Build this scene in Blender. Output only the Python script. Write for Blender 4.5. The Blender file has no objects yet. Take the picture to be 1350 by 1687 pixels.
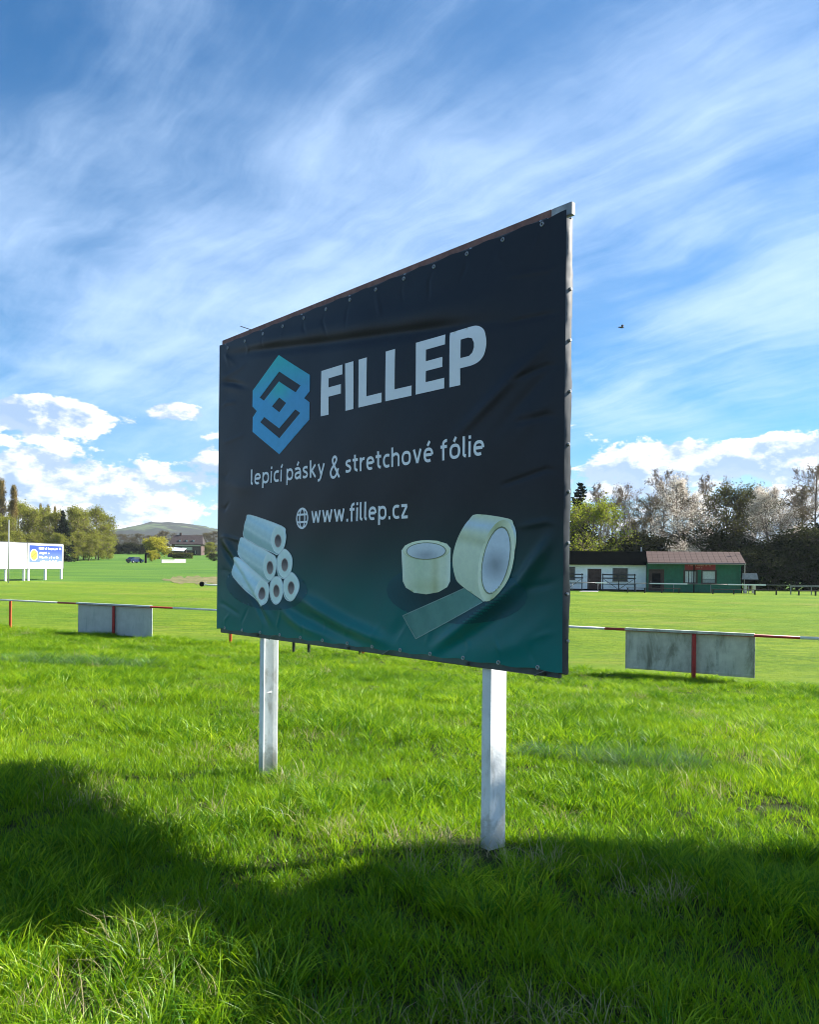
import bpy, bmesh, math, random
import numpy as np
from mathutils import Vector, Matrix, noise as mnoise
from mathutils.geometry import delaunay_2d_cdt

sc = bpy.context.scene
COL = sc.collection
R = math.radians
PI = math.pi

# ------------------------------------------------------------------ camera
cam = bpy.data.cameras.new('camera')
cam.sensor_fit = 'HORIZONTAL'; cam.sensor_width = 36.0; cam.lens = 36.0
cam.shift_y = (932.0 - 843.5) / 1350.0
cam.clip_start = 0.05; cam.clip_end = 20000
camo = bpy.data.objects.new('camera', cam); COL.objects.link(camo)
camo.matrix_world = (Matrix.Translation((0, 0, 1.6)) @ Matrix.Rotation(R(90), 4, 'X') @ Matrix.Rotation(R(0.55), 4, 'Z'))
sc.camera = camo

# ------------------------------------------------------------------ sun, sky, exposure
SUN_AZ, SUN_EL = R(70.7), R(36.0)          # azimuth measured from +Y towards +X
SUN_DIR = Vector((math.sin(SUN_AZ)*math.cos(SUN_EL), math.cos(SUN_AZ)*math.cos(SUN_EL), math.sin(SUN_EL)))
sl = bpy.data.lights.new('sun', 'SUN'); sl.energy = 5.0; sl.angle = R(0.53); sl.color = (1.0, 0.95, 0.86)
so = bpy.data.objects.new('sun', sl); COL.objects.link(so)
so.rotation_euler = SUN_DIR.to_track_quat('Z', 'Y').to_euler(); so.location = (30, 10, 30)

sc.view_settings.view_transform = 'Standard'
sc.view_settings.look = 'None'
sc.view_settings.exposure = 1.7
sc.view_settings.gamma = 1.0
sc.view_settings.use_curve_mapping = False
sc.cycles.max_bounces = 6
sc.cycles.transparent_max_bounces = 4
sc.cycles.use_denoising = True
sc.cycles.filter_width = 1.0

class NT:
    """small helper for node trees"""
    def __init__(s, nt): s.nt = nt
    def n(s, t, **kw):
        nd = s.nt.nodes.new(t)
        for k, v in kw.items(): setattr(nd, k, v)
        return nd
    def l(s, a, b): s.nt.links.new(a, b)
    def val(s, sock, v):
        if isinstance(v, bpy.types.NodeSocket): s.l(v, sock)
        else: sock.default_value = v
    def math(s, op, a, b=0.0, c=None, clamp=False):
        m = s.n('ShaderNodeMath', operation=op); m.use_clamp = clamp
        s.val(m.inputs[0], a); s.val(m.inputs[1], b)
        if c is not None: s.val(m.inputs[2], c)
        return m.outputs[0]
    def vmath(s, op, a, b=(0, 0, 0)):
        m = s.n('ShaderNodeVectorMath', operation=op); s.val(m.inputs[0], a); s.val(m.inputs[1], b)
        return m.outputs[0]
    def smooth(s, v, lo, hi, a=0.0, b=1.0):
        m = s.n('ShaderNodeMapRange', interpolation_type='SMOOTHSTEP')
        s.val(m.inputs[0], v); m.inputs[1].default_value = lo; m.inputs[2].default_value = hi
        m.inputs[3].default_value = a; m.inputs[4].default_value = b
        return m.outputs[0]
    def noise(s, vec, scale, detail=4.0, rough=0.55, dist=0.0, dim='3D'):
        t = s.n('ShaderNodeTexNoise', noise_dimensions=dim)
        if vec is not None: s.l(vec, t.inputs['Vector'])
        t.inputs['Scale'].default_value = scale; t.inputs['Detail'].default_value = detail
        t.inputs['Roughness'].default_value = rough; t.inputs['Distortion'].default_value = dist
        return t.outputs[0]
    def mix(s, fac, a, b, blend='MIX'):
        m = s.n('ShaderNodeMix', data_type='RGBA', blend_type=blend)
        s.val(m.inputs[0], fac)
        for sk, v in ((m.inputs[6], a), (m.inputs[7], b)):
            if isinstance(v, (tuple, list)) and len(v) == 3: v = (*v, 1)
            s.val(sk, v)
        return m.outputs[2]
    def comb(s, x, y, z):
        m = s.n('ShaderNodeCombineXYZ')
        for i, v in enumerate((x, y, z)): s.val(m.inputs[i], v)
        return m.outputs[0]

def build_world():
    w = bpy.data.worlds.new('World'); sc.world = w; w.use_nodes = True
    t = NT(w.node_tree); w.node_tree.nodes.clear()
    out = t.n('ShaderNodeOutputWorld'); bg = t.n('ShaderNodeBackground')
    bg.inputs['Strength'].default_value = 0.050
    sky = t.n('ShaderNodeTexSky', sky_type='NISHITA'); sky.sun_disc = False
    sky.sun_elevation = SUN_EL; sky.sun_rotation = SUN_AZ
    sky.altitude = 400; sky.air_density = 1.0; sky.dust_density = 0.3; sky.ozone_density = 2.6
    hsv = t.n('ShaderNodeHueSaturation'); hsv.inputs['Saturation'].default_value = 1.72
    hsv.inputs['Value'].default_value = 0.90
    t.l(sky.outputs[0], hsv.inputs['Color'])
    base = hsv.outputs[0]
    tc = t.n('ShaderNodeTexCoord'); d = tc.outputs['Generated']
    sep = t.n('ShaderNodeSeparateXYZ'); t.l(d, sep.inputs[0])
    X, Y, Zc = sep.outputs
    zc = t.math('MAXIMUM', Zc, 0.0)
    # high cirrus: sheet overhead, streaks running along (-0.64, 0.77)
    den = t.math('ADD', zc, 0.14)
    px = t.math('DIVIDE', X, den); py = t.math('DIVIDE', Y, den)
    ax = t.math('ADD', t.math('MULTIPLY', px, -0.64), t.math('MULTIPLY', py, 0.77))   # along
    bx_ = t.math('ADD', t.math('MULTIPLY', px, 0.77), t.math('MULTIPLY', py, 0.64))   # across
    P = t.comb(px, py, 0.0)
    warp = t.noise(P, 1.3, 3, 0.5)
    wv = t.math('MULTIPLY', t.math('SUBTRACT', warp, 0.5), 0.7)
    S1 = t.comb(t.math('MULTIPLY', ax, 0.26), t.math('ADD', bx_, wv), 3.1)
    n1 = t.noise(S1, 1.9, 7, 0.60)
    S2 = t.comb(t.math('MULTIPLY', ax, 0.15), t.math('ADD', bx_, t.math('MULTIPLY', wv, 0.5)), 8.7)
    n2 = t.noise(S2, 6.5, 6, 0.66)
    n3 = t.noise(t.comb(px, py, 2.2), 3.2, 7, 0.62)
    big = t.noise(t.comb(px, py, 1.3), 0.75, 2, 0.5)
    c = t.math('ADD', t.math('MULTIPLY', n1, 0.52), t.math('MULTIPLY', n2, 0.27))
    c = t.math('ADD', c, t.math('MULTIPLY', n3, 0.25))
    c = t.math('ADD', c, t.math('MULTIPLY', big, 0.53))
    cir = t.smooth(c, 0.67, 1.02)
    veil = t.smooth(big, 0.34, 0.62, 0.06, 0.22)
    cir = t.math('ADD', t.math('MULTIPLY', cir, 0.64), veil, clamp=True)
    fade = t.smooth(zc, 0.02, 0.2)
    cir = t.math('MULTIPLY', cir, fade)
    skyc = t.mix(cir, base, (4.55, 6.1, 8.4))
    # pale air low over the horizon
    low = t.smooth(zc, 0.0, 0.26, 0.30, 0.0)
    skyc = t.mix(low, skyc, (2.6, 5.0, 7.8))
    skyc = t.mix(t.smooth(zc, 0.0, 0.13, 0.85, 0.0), skyc, (3.6, 5.8, 7.8))
    # low cumulus banks: azimuth / elevation
    az = t.math('ARCTAN2', X, Y); el = t.math('ARCSINE', zc)
    def dens(daz, del_):
        a = t.math('ADD', az, daz); e = t.math('ADD', el, del_)
        v = t.comb(t.math('MULTIPLY', a, 1.0), t.math('MULTIPLY', e, 1.75), 1.7)
        na = t.noise(v, 12.0, 10, 0.61, 0.08)
        nb = t.noise(v, 2.6, 2, 0.5)
        return t.math('ADD', t.math('MULTIPLY', na, 0.84), t.math('MULTIPLY', nb, 0.37)), e
    d0, e0 = dens(0.0, 0.0)
    d1, _ = dens(0.012, 0.014)
    env = t.smooth(el, 0.085, 0.20, 0.12, -0.25)
    # the banks the photograph shows: low on both sides of the board, with a bluer gap above the right wood
    def bank(a0, e0_, wa, we, amp):
        u = t.math('DIVIDE', t.math('SUBTRACT', az, a0), wa); v = t.math('DIVIDE', t.math('SUBTRACT', el, e0_), we)
        r2 = t.math('ADD', t.math('MULTIPLY', u, u), t.math('MULTIPLY', v, v))
        return t.math('MULTIPLY', t.math('POWER', 2.718, t.math('MULTIPLY', r2, -1.0)), amp)
    env = t.math('ADD', env, bank(-0.41, 0.165, 0.130, 0.022, 0.42))
    env = t.math('ADD', env, bank(-0.275, 0.180, 0.040, 0.015, 0.34))
    env = t.math('ADD', env, bank(-0.40, 0.085, 0.13, 0.030, 0.10))
    env = t.math('ADD', env, bank(0.215, 0.168, 0.035, 0.018, 0.24))
    env = t.math('ADD', env, bank(0.40, 0.128, 0.15, 0.030, 0.21))
    cd = t.math('ADD', d0, env)
    mask = t.smooth(cd, 0.645, 0.695)
    lit = t.math('ADD', t.math('MULTIPLY', t.math('SUBTRACT', d0, d1), 9.5), 0.44, clamp=True)
    lit = t.math('ADD', lit, t.smooth(cd, 0.70, 0.92, 0.10, -0.22), clamp=True)
    ccol = t.mix(lit, (2.8, 4.0, 5.9), (8.4, 8.3, 8.05))
    mask = t.math('MULTIPLY', t.math('MULTIPLY', mask, 0.95), t.smooth(Zc, -0.02, 0.0))
    skyc = t.mix(mask, skyc, ccol)
    t.l(skyc, bg.inputs['Color']); t.l(bg.outputs[0], out.inputs[0])
build_world()

# ------------------------------------------------------------------ materials
MATS = {}
def mat(name, col, rough=0.7, var=0.12, scale=8.0, bump=0.0, bscale=60.0, metal=0.0, spec=0.4, dirt=None, dirt_amt=0.0, dirt_scale=3.0, run=1.0, mud=None):
    """plain surface with value variation, optional stains and fine relief"""
    if name in MATS: return MATS[name]
    m = bpy.data.materials.new(name); m.use_nodes = True
    t = NT(m.node_tree); b = m.node_tree.nodes['Principled BSDF']
    tc = t.n('ShaderNodeTexCoord'); P = tc.outputs['Object']
    n = t.noise(P, scale, 5, 0.6)
    f = t.smooth(n, 0.3, 0.7)
    c = t.mix(f, tuple(x*(1-var) for x in col), tuple(min(1, x*(1+var)) for x in col))
    if dirt:
        dn = t.noise(t.vmath('MULTIPLY', P, (1.0, 1.0, run)), dirt_scale, 7, 0.68, 0.3)
        c = t.mix(t.smooth(dn, 0.62-0.25*dirt_amt, 0.74, 0.0, min(1, dirt_amt*1.6)), c, dirt)
    if mud:      # splashed earth and moss near the foot
        sz = t.n('ShaderNodeSeparateXYZ'); t.l(P, sz.inputs[0])
        hz = t.math('ADD', sz.outputs[2], t.math('MULTIPLY', t.math('SUBTRACT', t.noise(P, 16, 5, 0.7), 0.5), 0.5))
        c = t.mix(t.smooth(hz, 0.0, 0.16, 0.5, 0.0), c, mud)
    t.l(c, b.inputs['Base Color'])
    b.inputs['Roughness'].default_value = rough; b.inputs['Metallic'].default_value = metal
    b.inputs['Specular IOR Level'].default_value = spec
    if bump:
        bn = t.n('ShaderNodeBump'); bn.inputs['Strength'].default_value = bump; bn.inputs['Distance'].default_value = 0.01
        t.l(t.noise(P, bscale, 4, 0.6), bn.inputs['Height']); t.l(bn.outputs[0], b.inputs['Normal'])
    MATS[name] = m
    return m

def leaf_mat(name, colA, colB, trans=0.4, rand=0.35, scale=0.6):
    """thin leaves, petals or blades: diffuse plus light let through"""
    if name in MATS: return MATS[name]
    m = bpy.data.materials.new(name); m.use_nodes = True
    t = NT(m.node_tree); m.node_tree.nodes.clear()
    out = t.n('ShaderNodeOutputMaterial')
    g = t.n('ShaderNodeNewGeometry'); oi = t.n('ShaderNodeObjectInfo')
    f = t.smooth(t.noise(g.outputs['Position'], scale, 4, 0.6), 0.32, 0.68)
    f = t.math('ADD', t.math('MULTIPLY', f, 1-rand), t.math('MULTIPLY', g.outputs['Random Per Island'], rand), clamp=True)
    c = t.mix(f, colA, colB)
    df = t.n('ShaderNodeBsdfDiffuse'); tr = t.n('ShaderNodeBsdfTranslucent')
    t.l(c, df.inputs[0]); t.l(c, tr.inputs[0])
    mx = t.n('ShaderNodeMixShader'); mx.inputs[0].default_value = trans
    t.l(df.outputs[0], mx.inputs[1]); t.l(tr.outputs[0], mx.inputs[2])
    t.l(mx.outputs[0], out.inputs[0])
    MATS[name] = m
    return m

def vcol_mat(name, rough=0.5, spec=0.3):
    """flat print: colour stored at the vertices"""
    if name in MATS: return MATS[name]
    m = bpy.data.materials.new(name); m.use_nodes = True
    t = NT(m.node_tree); b = m.node_tree.nodes['Principled BSDF']
    a = t.n('ShaderNodeAttribute', attribute_name='print'); Pn = t.n('ShaderNodeTexCoord').outputs['Object']
    gr = t.mix(t.smooth(t.noise(Pn, 22, 5, 0.7, 0.4), 0.32, 0.68), (1.34, 1.34, 1.31), (1.48, 1.46, 1.42))
    t.l(t.mix(1.0, a.outputs['Color'], gr, 'MULTIPLY'), b.inputs['Base Color'])
    b.inputs['Roughness'].default_value = rough; b.inputs['Specular IOR Level'].default_value = spec
    MATS[name] = m
    return m

# ------------------------------------------------------------------ object helpers
def tag(o, label=None, cat=None, group=None, kind=None):
    if label: o['label'] = label
    if cat: o['category'] = cat
    if group: o['group'] = group
    if kind: o['kind'] = kind
    return o
def empty(name, loc=(0, 0, 0), rz=0.0):
    o = bpy.data.objects.new(name, None); COL.objects.link(o)
    o.location = loc; o.rotation_euler = (0, 0, rz); o.empty_display_size = 0.2
    return o
def mesh_obj(name, me, m=None, parent=None, loc=(0, 0, 0)):
    o = bpy.data.objects.new(name, me); COL.objects.link(o)
    if m is not None and not me.materials: me.materials.append(m)
    o.parent = parent; o.location = loc
    return o
def pydata(verts, faces, smooth=False):
    me = bpy.data.meshes.new('m'); me.from_pydata([tuple(v) for v in verts], [], faces); me.update()
    if smooth: me.shade_smooth()
    return me
def np_mesh(v, f, smooth=False):
    """v (n,3), f (m,k) all faces with k corners"""
    v = np.asarray(v, np.float32); f = np.asarray(f, np.int32); k = f.shape[1]
    me = bpy.data.meshes.new('m')
    me.vertices.add(len(v)); me.vertices.foreach_set('co', v.ravel())
    me.loops.add(f.size); me.loops.foreach_set('vertex_index', f.ravel())
    me.polygons.add(len(f)); me.polygons.foreach_set('loop_start', np.arange(0, f.size, k, dtype=np.int32))
    me.update(calc_edges=True)
    if smooth: me.shade_smooth()
    return me
class MB:
    """collects boxes, tubes and loose faces into one mesh"""
    def __init__(s): s.v = []; s.f = []
    def add(s, v, f):
        o = len(s.v); s.v += [tuple(p) for p in v]; s.f += [tuple(i+o for i in q) for q in f]; return s
    def box(s, x0, x1, y0, y1, z0, z1, c=0.0):
        if c <= 0:
            v = [(x, y, z) for x in (x0, x1) for y in (y0, y1) for z in (z0, z1)]
            return s.add(v, [(0, 1, 3, 2), (4, 6, 7, 5), (0, 4, 5, 1), (2, 3, 7, 6), (0, 2, 6, 4), (1, 5, 7, 3)])
        bm = bmesh.new(); bmesh.ops.create_cube(bm, size=1)
        for v in bm.verts:
            v.co = ((x0+x1)/2+v.co.x*(x1-x0), (y0+y1)/2+v.co.y*(y1-y0), (z0+z1)/2+v.co.z*(z1-z0))
        bmesh.ops.bevel(bm, geom=bm.edges[:], offset=c, segments=1, affect='EDGES')
        bm.verts.index_update()
        s.add([v.co[:] for v in bm.verts], [[v.index for v in f.verts] for f in bm.faces]); bm.free(); return s
    def bar(s, p, q, w, h=None):
        """square bar from p to q"""
        p = Vector(p); q = Vector(q); d = (q-p).normalized(); h = h or w
        up = Vector((0, 0, 1)) if abs(d.z) < 0.9 else Vector((0, 1, 0))
        a = d.cross(up).normalized()*w/2; b = a.cross(d).normalized()*h/2
        v = [c+i*a+j*b for c in (p, q) for i, j in ((-1, -1), (1, -1), (1, 1), (-1, 1))]
        return s.add(v, [(3, 2, 1, 0), (4, 5, 6, 7), (0, 1, 5, 4), (1, 2, 6, 5), (2, 3, 7, 6), (3, 0, 4, 7)])
    def tube(s, p, q, r0, r1=None, n=8):
        p = Vector(p); q = Vector(q); d = (q-p).normalized(); r1 = r0 if r1 is None else r1
        up = Vector((0, 0, 1)) if abs(d.z) < 0.9 else Vector((0, 1, 0))
        a = d.cross(up).normalized(); b = a.cross(d).normalized()
        v = []
        for c, r in ((p, r0), (q, r1)):
            v += [c+(a*math.cos(2*PI*i/n)+b*math.sin(2*PI*i/n))*r for i in range(n)]
        f = [(i, (i+1) % n, n+(i+1) % n, n+i) for i in range(n)]
        return s.add(v, f+[tuple(range(n))[::-1], tuple(range(n, 2*n))])
    def prism(s, poly, y0, y1):
        """poly in (x,z) extruded along y"""
        n = len(poly)
        v = [(x, y0, z) for x, z in poly]+[(x, y1, z) for x, z in poly]
        return s.add(v, [tuple(range(n)), tuple(range(n, 2*n))[::-1]]+[(i, n+i, n+(i+1) % n, (i+1) % n) for i in range(n)])
    def build(s, name, m, parent=None, smooth=False):
        me = pydata(s.v, s.f, smooth)
        bm = bmesh.new(); bm.from_mesh(me); bmesh.ops.recalc_face_normals(bm, faces=bm.faces); bm.to_mesh(me); bm.free()
        if smooth: me.shade_smooth()
        return mesh_obj(name, me, m, parent)
def ss(a, b, x):
    t = np.clip((np.asarray(x, float)-a)/(b-a), 0, 1); return t*t*(3-2*t)

# ------------------------------------------------------------------ terrain
PZ = -0.95                                  # level of the mown pitch
def fq(x, y): return (0.578*x+y)/1.155       # distance measured square to the near railing; the railing stands at 19.65
def lump(x, y):
    return (np.sin(x*2.1+1.3*np.sin(y*1.7))*np.sin(y*2.6+0.7)+0.6*np.sin(x*4.7+y*3.1))*0.018
def terrain(x, y):
    x = np.asarray(x, float); y = np.asarray(y, float)
    q = fq(x, y)
    z = -0.048-0.085*ss(4.2, 5.4, q)+(PZ+0.133)*ss(6.3, 19.2, q)
    z = z+lump(x, y)*(1-ss(15, 19.5, q))
    rise = 0.0278*np.clip(y-112, 0, 310)*(1-ss(-12, 40, x-0.02*y))
    return z+rise+0.05*ss(25, 60, y)*np.sin(x*0.09)*np.sin(y*0.07)
def tz(x, y): return float(terrain(x, y))

def ground_mat():
    m = bpy.data.materials.new('meadow ground'); m.use_nodes = True
    t = NT(m.node_tree); b = m.node_tree.nodes['Principled BSDF']
    g = t.n('ShaderNodeNewGeometry'); P = g.outputs['Position']
    sep = t.n('ShaderNodeSeparateXYZ'); t.l(P, sep.inputs[0]); X, Y = sep.outputs[0], sep.outputs[1]
    q = t.math('MULTIPLY', t.math('ADD', t.math('MULTIPLY', X, 0.578), Y), 1/1.155)
    fine = t.noise(P, 5.0, 6, 0.7); mid = t.noise(P, 0.45, 5, 0.65); big = t.noise(P, 0.06, 4, 0.6)
    # mown pitch: fresh yellow green, cut in faint bands parallel to the near railing
    pc = t.mix(t.smooth(mid, 0.3, 0.7), (0.095, 0.175, 0.008), (0.150, 0.230, 0.010))
    pc = t.mix(t.smooth(fine, 0.38, 0.62, 0.0, 0.9), pc, (0.052, 0.110, 0.008))
    strk = t.noise(t.comb(t.math('MULTIPLY', X, 0.35), Y, 0.0), 1.4, 6, 0.7)
    pc = t.mix(t.smooth(strk, 0.42, 0.66, 0.0, 0.7), pc, (0.21, 0.26, 0.014))
    pc = t.mix(t.smooth(big, 0.4, 0.65, 0.0, 0.55), pc, (0.085, 0.175, 0.012))
    band = t.math('SINE', t.math('MULTIPLY', t.math('ADD', q, t.math('MULTIPLY', mid, 2.0)), 2*PI/9.5))
    pc = t.mix(t.smooth(band, -0.5, 0.5, 0.0, 0.20), pc, (0.18, 0.25, 0.020))
    worn = t.noise(t.comb(t.math('MULTIPLY', X, 0.5), Y, 3.0), 0.22, 6, 0.68)
    pc = t.mix(t.smooth(worn, 0.54, 0.68, 0.0, 0.65), pc, (0.19, 0.19, 0.045))
    pc = t.mix(t.smooth(worn, 0.44, 0.32, 0.0, 0.55), pc, (0.06, 0.145, 0.012))
    # field beyond the pitch
    fs = t.noise(t.comb(t.math('MULTIPLY', X, 0.02), t.math('MULTIPLY', Y, 0.09), 0.0), 2.2, 5, 0.65)
    fc = t.mix(t.smooth(fs, 0.35, 0.65), (0.055, 0.135, 0.022), (0.100, 0.185, 0.022))
    fc = t.mix(t.smooth(fine, 0.4, 0.75, 0.0, 0.35), fc, (0.05, 0.10, 0.02))
    far = t.smooth(t.math('ADD', Y, t.math('MULTIPLY', mid, 1.2)), 109.0, 111.5)
    c = t.mix(far, pc, fc)
    # soil and thatch between the tall blades
    nc = t.mix(t.smooth(fine, 0.35, 0.65), (0.018, 0.026, 0.008), (0.055, 0.058, 0.022))
    near = t.smooth(t.math('ADD', q, mid), 19.6, 20.4)
    c = t.mix(near, nc, c)
    t.l(c, b.inputs['Base Color']); b.inputs['Roughness'].default_value = 0.9; b.inputs['Specular IOR Level'].default_value = 0.1
    bn = t.n('ShaderNodeBump'); bn.inputs['Strength'].default_value = 0.9; bn.inputs['Distance'].default_value = 0.12
    t.l(t.noise(P, 9.0, 5, 0.75), bn.inputs['Height']); t.l(bn.outputs[0], b.inputs['Normal'])
    return m

def axis(parts):
    o = []
    for a, b, st in parts: o += list(np.arange(a, b, st))
    return np.array(o+[parts[-1][1]])
def build_ground():
    xs = axis([(-6000, -600, 600), (-600, -100, 50), (-100, -24, 6), (-24, -9, 0.9), (-9, 9, 0.22), (9, 24, 0.9), (24, 100, 6), (100, 600, 50), (600, 6000, 600)])
    ys = axis([(-3000, -60, 420), (-60, -6, 6), (-6, 0, 0.8), (0, 14, 0.22), (14, 36, 0.6), (36, 130, 3), (130, 440, 15), (440, 1000, 80), (1000, 7000, 600)])
    XX, YY = np.meshgrid(xs, ys); ZZ = terrain(XX, YY)
    v = np.stack([XX.ravel(), YY.ravel(), ZZ.ravel()], 1)
    nx, ny = len(xs), len(ys); i = np.arange(nx-1); j = np.arange(ny-1)
    I, J = np.meshgrid(i, j); a = (J*nx+I).ravel()
    f = np.stack([a, a+1, a+nx+1, a+nx], 1)
    o = mesh_obj('ground', np_mesh(v, f, True), ground_mat())
    tag(o, 'green meadow and mown football pitch sheet', None, None, 'structure')
build_ground()

def build_hill():
    # profile of the far hill behind the farm
    D = 2600.0
    prof = [(-1500, 0), (-1150, 40), (-960, 75), (-890, 92), (-830, 106), (-770, 120), (-735, 125), (-690, 121), (-650, 113), (-610, 107), (-520, 92), (-300, 60), (200, 45), (900, 30), (1600, 0)]
    px, pz = zip(*prof)
    xs = np.linspace(-1500, 1600, 760); us = np.linspace(-1, 1, 26)
    v = []
    for u in us:
        for x in xs:
            h = np.interp(x, px, pz)*(math.cos(u*PI/2)**1.2)
            n = mnoise.fractal(Vector((x*0.004, u*3, 0)), 0.8, 2.0, 5)
            tr = max(0, mnoise.noise(Vector((x*0.006, u*4.0, 7))))*30*abs(mnoise.noise(Vector((x*0.07, u*30, 3))))+max(0, mnoise.noise(Vector((x*0.011, u*7.0, 2))))*5*(1+mnoise.noise(Vector((x*0.3, u*60, 3))))
            v.append((x, D+u*900, 4+max(-6, h+n*h*0.03+tr)))
    nx = len(xs); f = [(j*nx+i, j*nx+i+1, (j+1)*nx+i+1, (j+1)*nx+i) for j in range(len(us)-1) for i in range(nx-1)]
    m = bpy.data.materials.new('wooded hill'); m.use_nodes = True
    t = NT(m.node_tree); b = m.node_tree.nodes['Principled BSDF']
    P = t.n('ShaderNodeNewGeometry').outputs['Position']
    w = t.noise(P, 0.006, 6, 0.65, 0.5)
    c = t.mix(t.smooth(w, 0.40, 0.45), (0.075, 0.10, 0.045), (0.026, 0.026, 0.022))
    c = t.mix(t.smooth(t.noise(P, 0.03, 4, 0.7), 0.45, 0.7, 0, 0.6), c, (0.02, 0.035, 0.02))
    t.l(c, b.inputs['Base Color']); b.inputs['Roughness'].default_value = 1.0; b.inputs['Specular IOR Level'].default_value = 0
    o = mesh_obj('hill', pydata(v, f, True), m)
    tag(o, 'low wooded hill on the horizon', None, None, 'structure')
build_hill()

# ------------------------------------------------------------------ the main billboard
BA = np.array([-1.658, 7.080]); BB = np.array([0.815, 4.317]); BZ = 1.01
BW = float(np.hypot(*(BB-BA))); BH = 2.52
BANG = math.atan2(BB[1]-BA[1], BB[0]-BA[0])
CREASES = [  # polyline in board metres, height, width, taper at both ends
    ([(-0.02, 2.40), (0.85, 2.285), (1.72, 2.17), (2.72, 2.05), (3.60, 1.94)], -0.013, 0.040, 0.9),
    ([(-0.02, 2.46), (0.85, 2.37), (1.72, 2.27), (2.72, 2.17), (3.60, 2.10)], 0.010, 0.075, 0.9),
    ([(3.71, 1.86), (3.40, 1.68), (3.03, 1.45), (2.70, 1.26)], 0.010, 0.040, 0.5),
    ([(3.71, 1.72), (3.40, 1.50), (3.10, 1.26)], -0.009, 0.040, 0.5),
    ([(3.71, 1.52), (3.49, 1.42), (3.30, 1.20)], 0.012, 0.05, 0.5),
    ([(0.0, 2.16), (0.25, 2.11), (0.56, 2.02)], -0.016, 0.022, 0.4),
    ([(0.0, 2.12), (0.25, 2.07), (0.50, 1.99)], 0.010, 0.03, 0.4),
    ([(0.0, 0.80), (0.42, 0.487), (0.89, 0.06)], -0.016, 0.030, 0.25),
    ([(0.05, 0.84), (0.48, 0.52), (0.97, 0.06)], 0.016, 0.040, 0.25),
    ([(1.20, 0.36), (1.82, 0.171), (2.47, 0.03)], 0.032, 0.050, 0.35),
    ([(1.15, 0.25), (1.6, 0.13), (2.2, 0.02)], -0.018, 0.05, 0.3),
    ([(0.95, 0.27), (1.30, 0.13), (1.76, 0.05)], 0.024, 0.045, 0.3),
    ([(2.64, 0.02), (3.05, 0.28), (3.42, 0.502), (3.71, 0.84)], 0.030, 0.040, 0.3),
    ([(2.72, 0.02), (3.12, 0.23), (3.50, 0.46)], -0.016, 0.055, 0.3),
    ([(3.05, 0.02), (3.40, 0.16), (3.71, 0.40)], 0.010, 0.06, 0.3),
    ([(2.25, 0.02), (2.42, 0.22), (2.50, 0.40)], -0.010, 0.05, 0.3),
    ([(0.0, 2.44), (0.2, 2.30), (0.33, 2.22)], 0.008, 0.02, 0.3),
    ([(0.0, 1.30), (0.4, 1.22), (0.8, 1.2)], 0.004, 0.05, 0.4),
]
_cr = random.Random(21)
for _i in range(13):     # small puckers pulling from the eyelets
    _s = 0.142+0.2832*_i
    CREASES.append(([(_s, 2.44), (_s+_cr.uniform(-.05, .05), 2.36), (_s+_cr.uniform(-.10, .10), 2.44-_cr.uniform(.14, .24))], _cr.uniform(.002, .005)*_cr.choice((1, -1)), _cr.uniform(.010, .018), 0.10))
    CREASES.append(([(_s, 0.04), (_s+_cr.uniform(-.06, .06), 0.11), (_s+_cr.uniform(-.12, .12), 0.04+_cr.uniform(.12, .26))], _cr.uniform(.003, .006)*_cr.choice((1, -1)), _cr.uniform(.010, .02), 0.10))
for _i in range(8):
    _t = 0.25+0.28*_i
    CREASES.append(([(BW, _t), (BW-0.12, _t+_cr.uniform(-.04, .04)), (BW-_cr.uniform(.22, .5), _t+_cr.uniform(-.12, .08))], _cr.uniform(.003, .006)*_cr.choice((1, -1)), _cr.uniform(.012, .022), 0.12))
    CREASES.append(([(0, _t), (0.12, _t+_cr.uniform(-.04, .04)), (_cr.uniform(.22, .5), _t+_cr.uniform(-.10, .08))], _cr.uniform(.002, .005)*_cr.choice((1, -1)), _cr.uniform(.012, .022), 0.12))
def wrinkle(s, t):
    """height of the cloth in front of the frame, in metres"""
    s = np.asarray(s, float); t = np.asarray(t, float)
    w = 0.006*np.sin(s*1.7+0.6)*np.sin(t*2.3+0.3)+0.0020*np.sin(s*6.1+t*4.0)+0.0014*np.sin(s*9.3-t*7.7+1.0)
    for pts, a, wd, tap in CREASES:
        best = np.full(s.shape, 1e9); along = np.zeros(s.shape); L = 0.0
        for (x0, y0), (x1, y1) in zip(pts[:-1], pts[1:]):
            dx, dy = x1-x0, y1-y0; ln = math.hypot(dx, dy)
            k = np.clip(((s-x0)*dx+(t-y0)*dy)/ln**2, 0, 1)
            d = np.hypot(s-x0-k*dx, t-y0-k*dy)
            m = d < best; best = np.where(m, d, best); along = np.where(m, L+k*ln, along); L += ln
        taper = ss(0, tap, along)*0.75+0.25
        taper = taper*(1-ss(L-tap*1.2, L, along))
        w = w+a*np.exp(-(best/wd)**2)*taper
    edge = np.minimum(np.minimum(s, BW-s), np.minimum(t, 2.47-t))
    return 0.012+w*(0.25+0.75*ss(0.0, 0.16, edge))
def on_cloth(s, t, k=0.0):
    """board metres -> board-local xyz, k metres in front of the cloth"""
    return np.stack([s, -0.022-wrinkle(s, t)-k, BZ+np.asarray(t, float)], -1)

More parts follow.
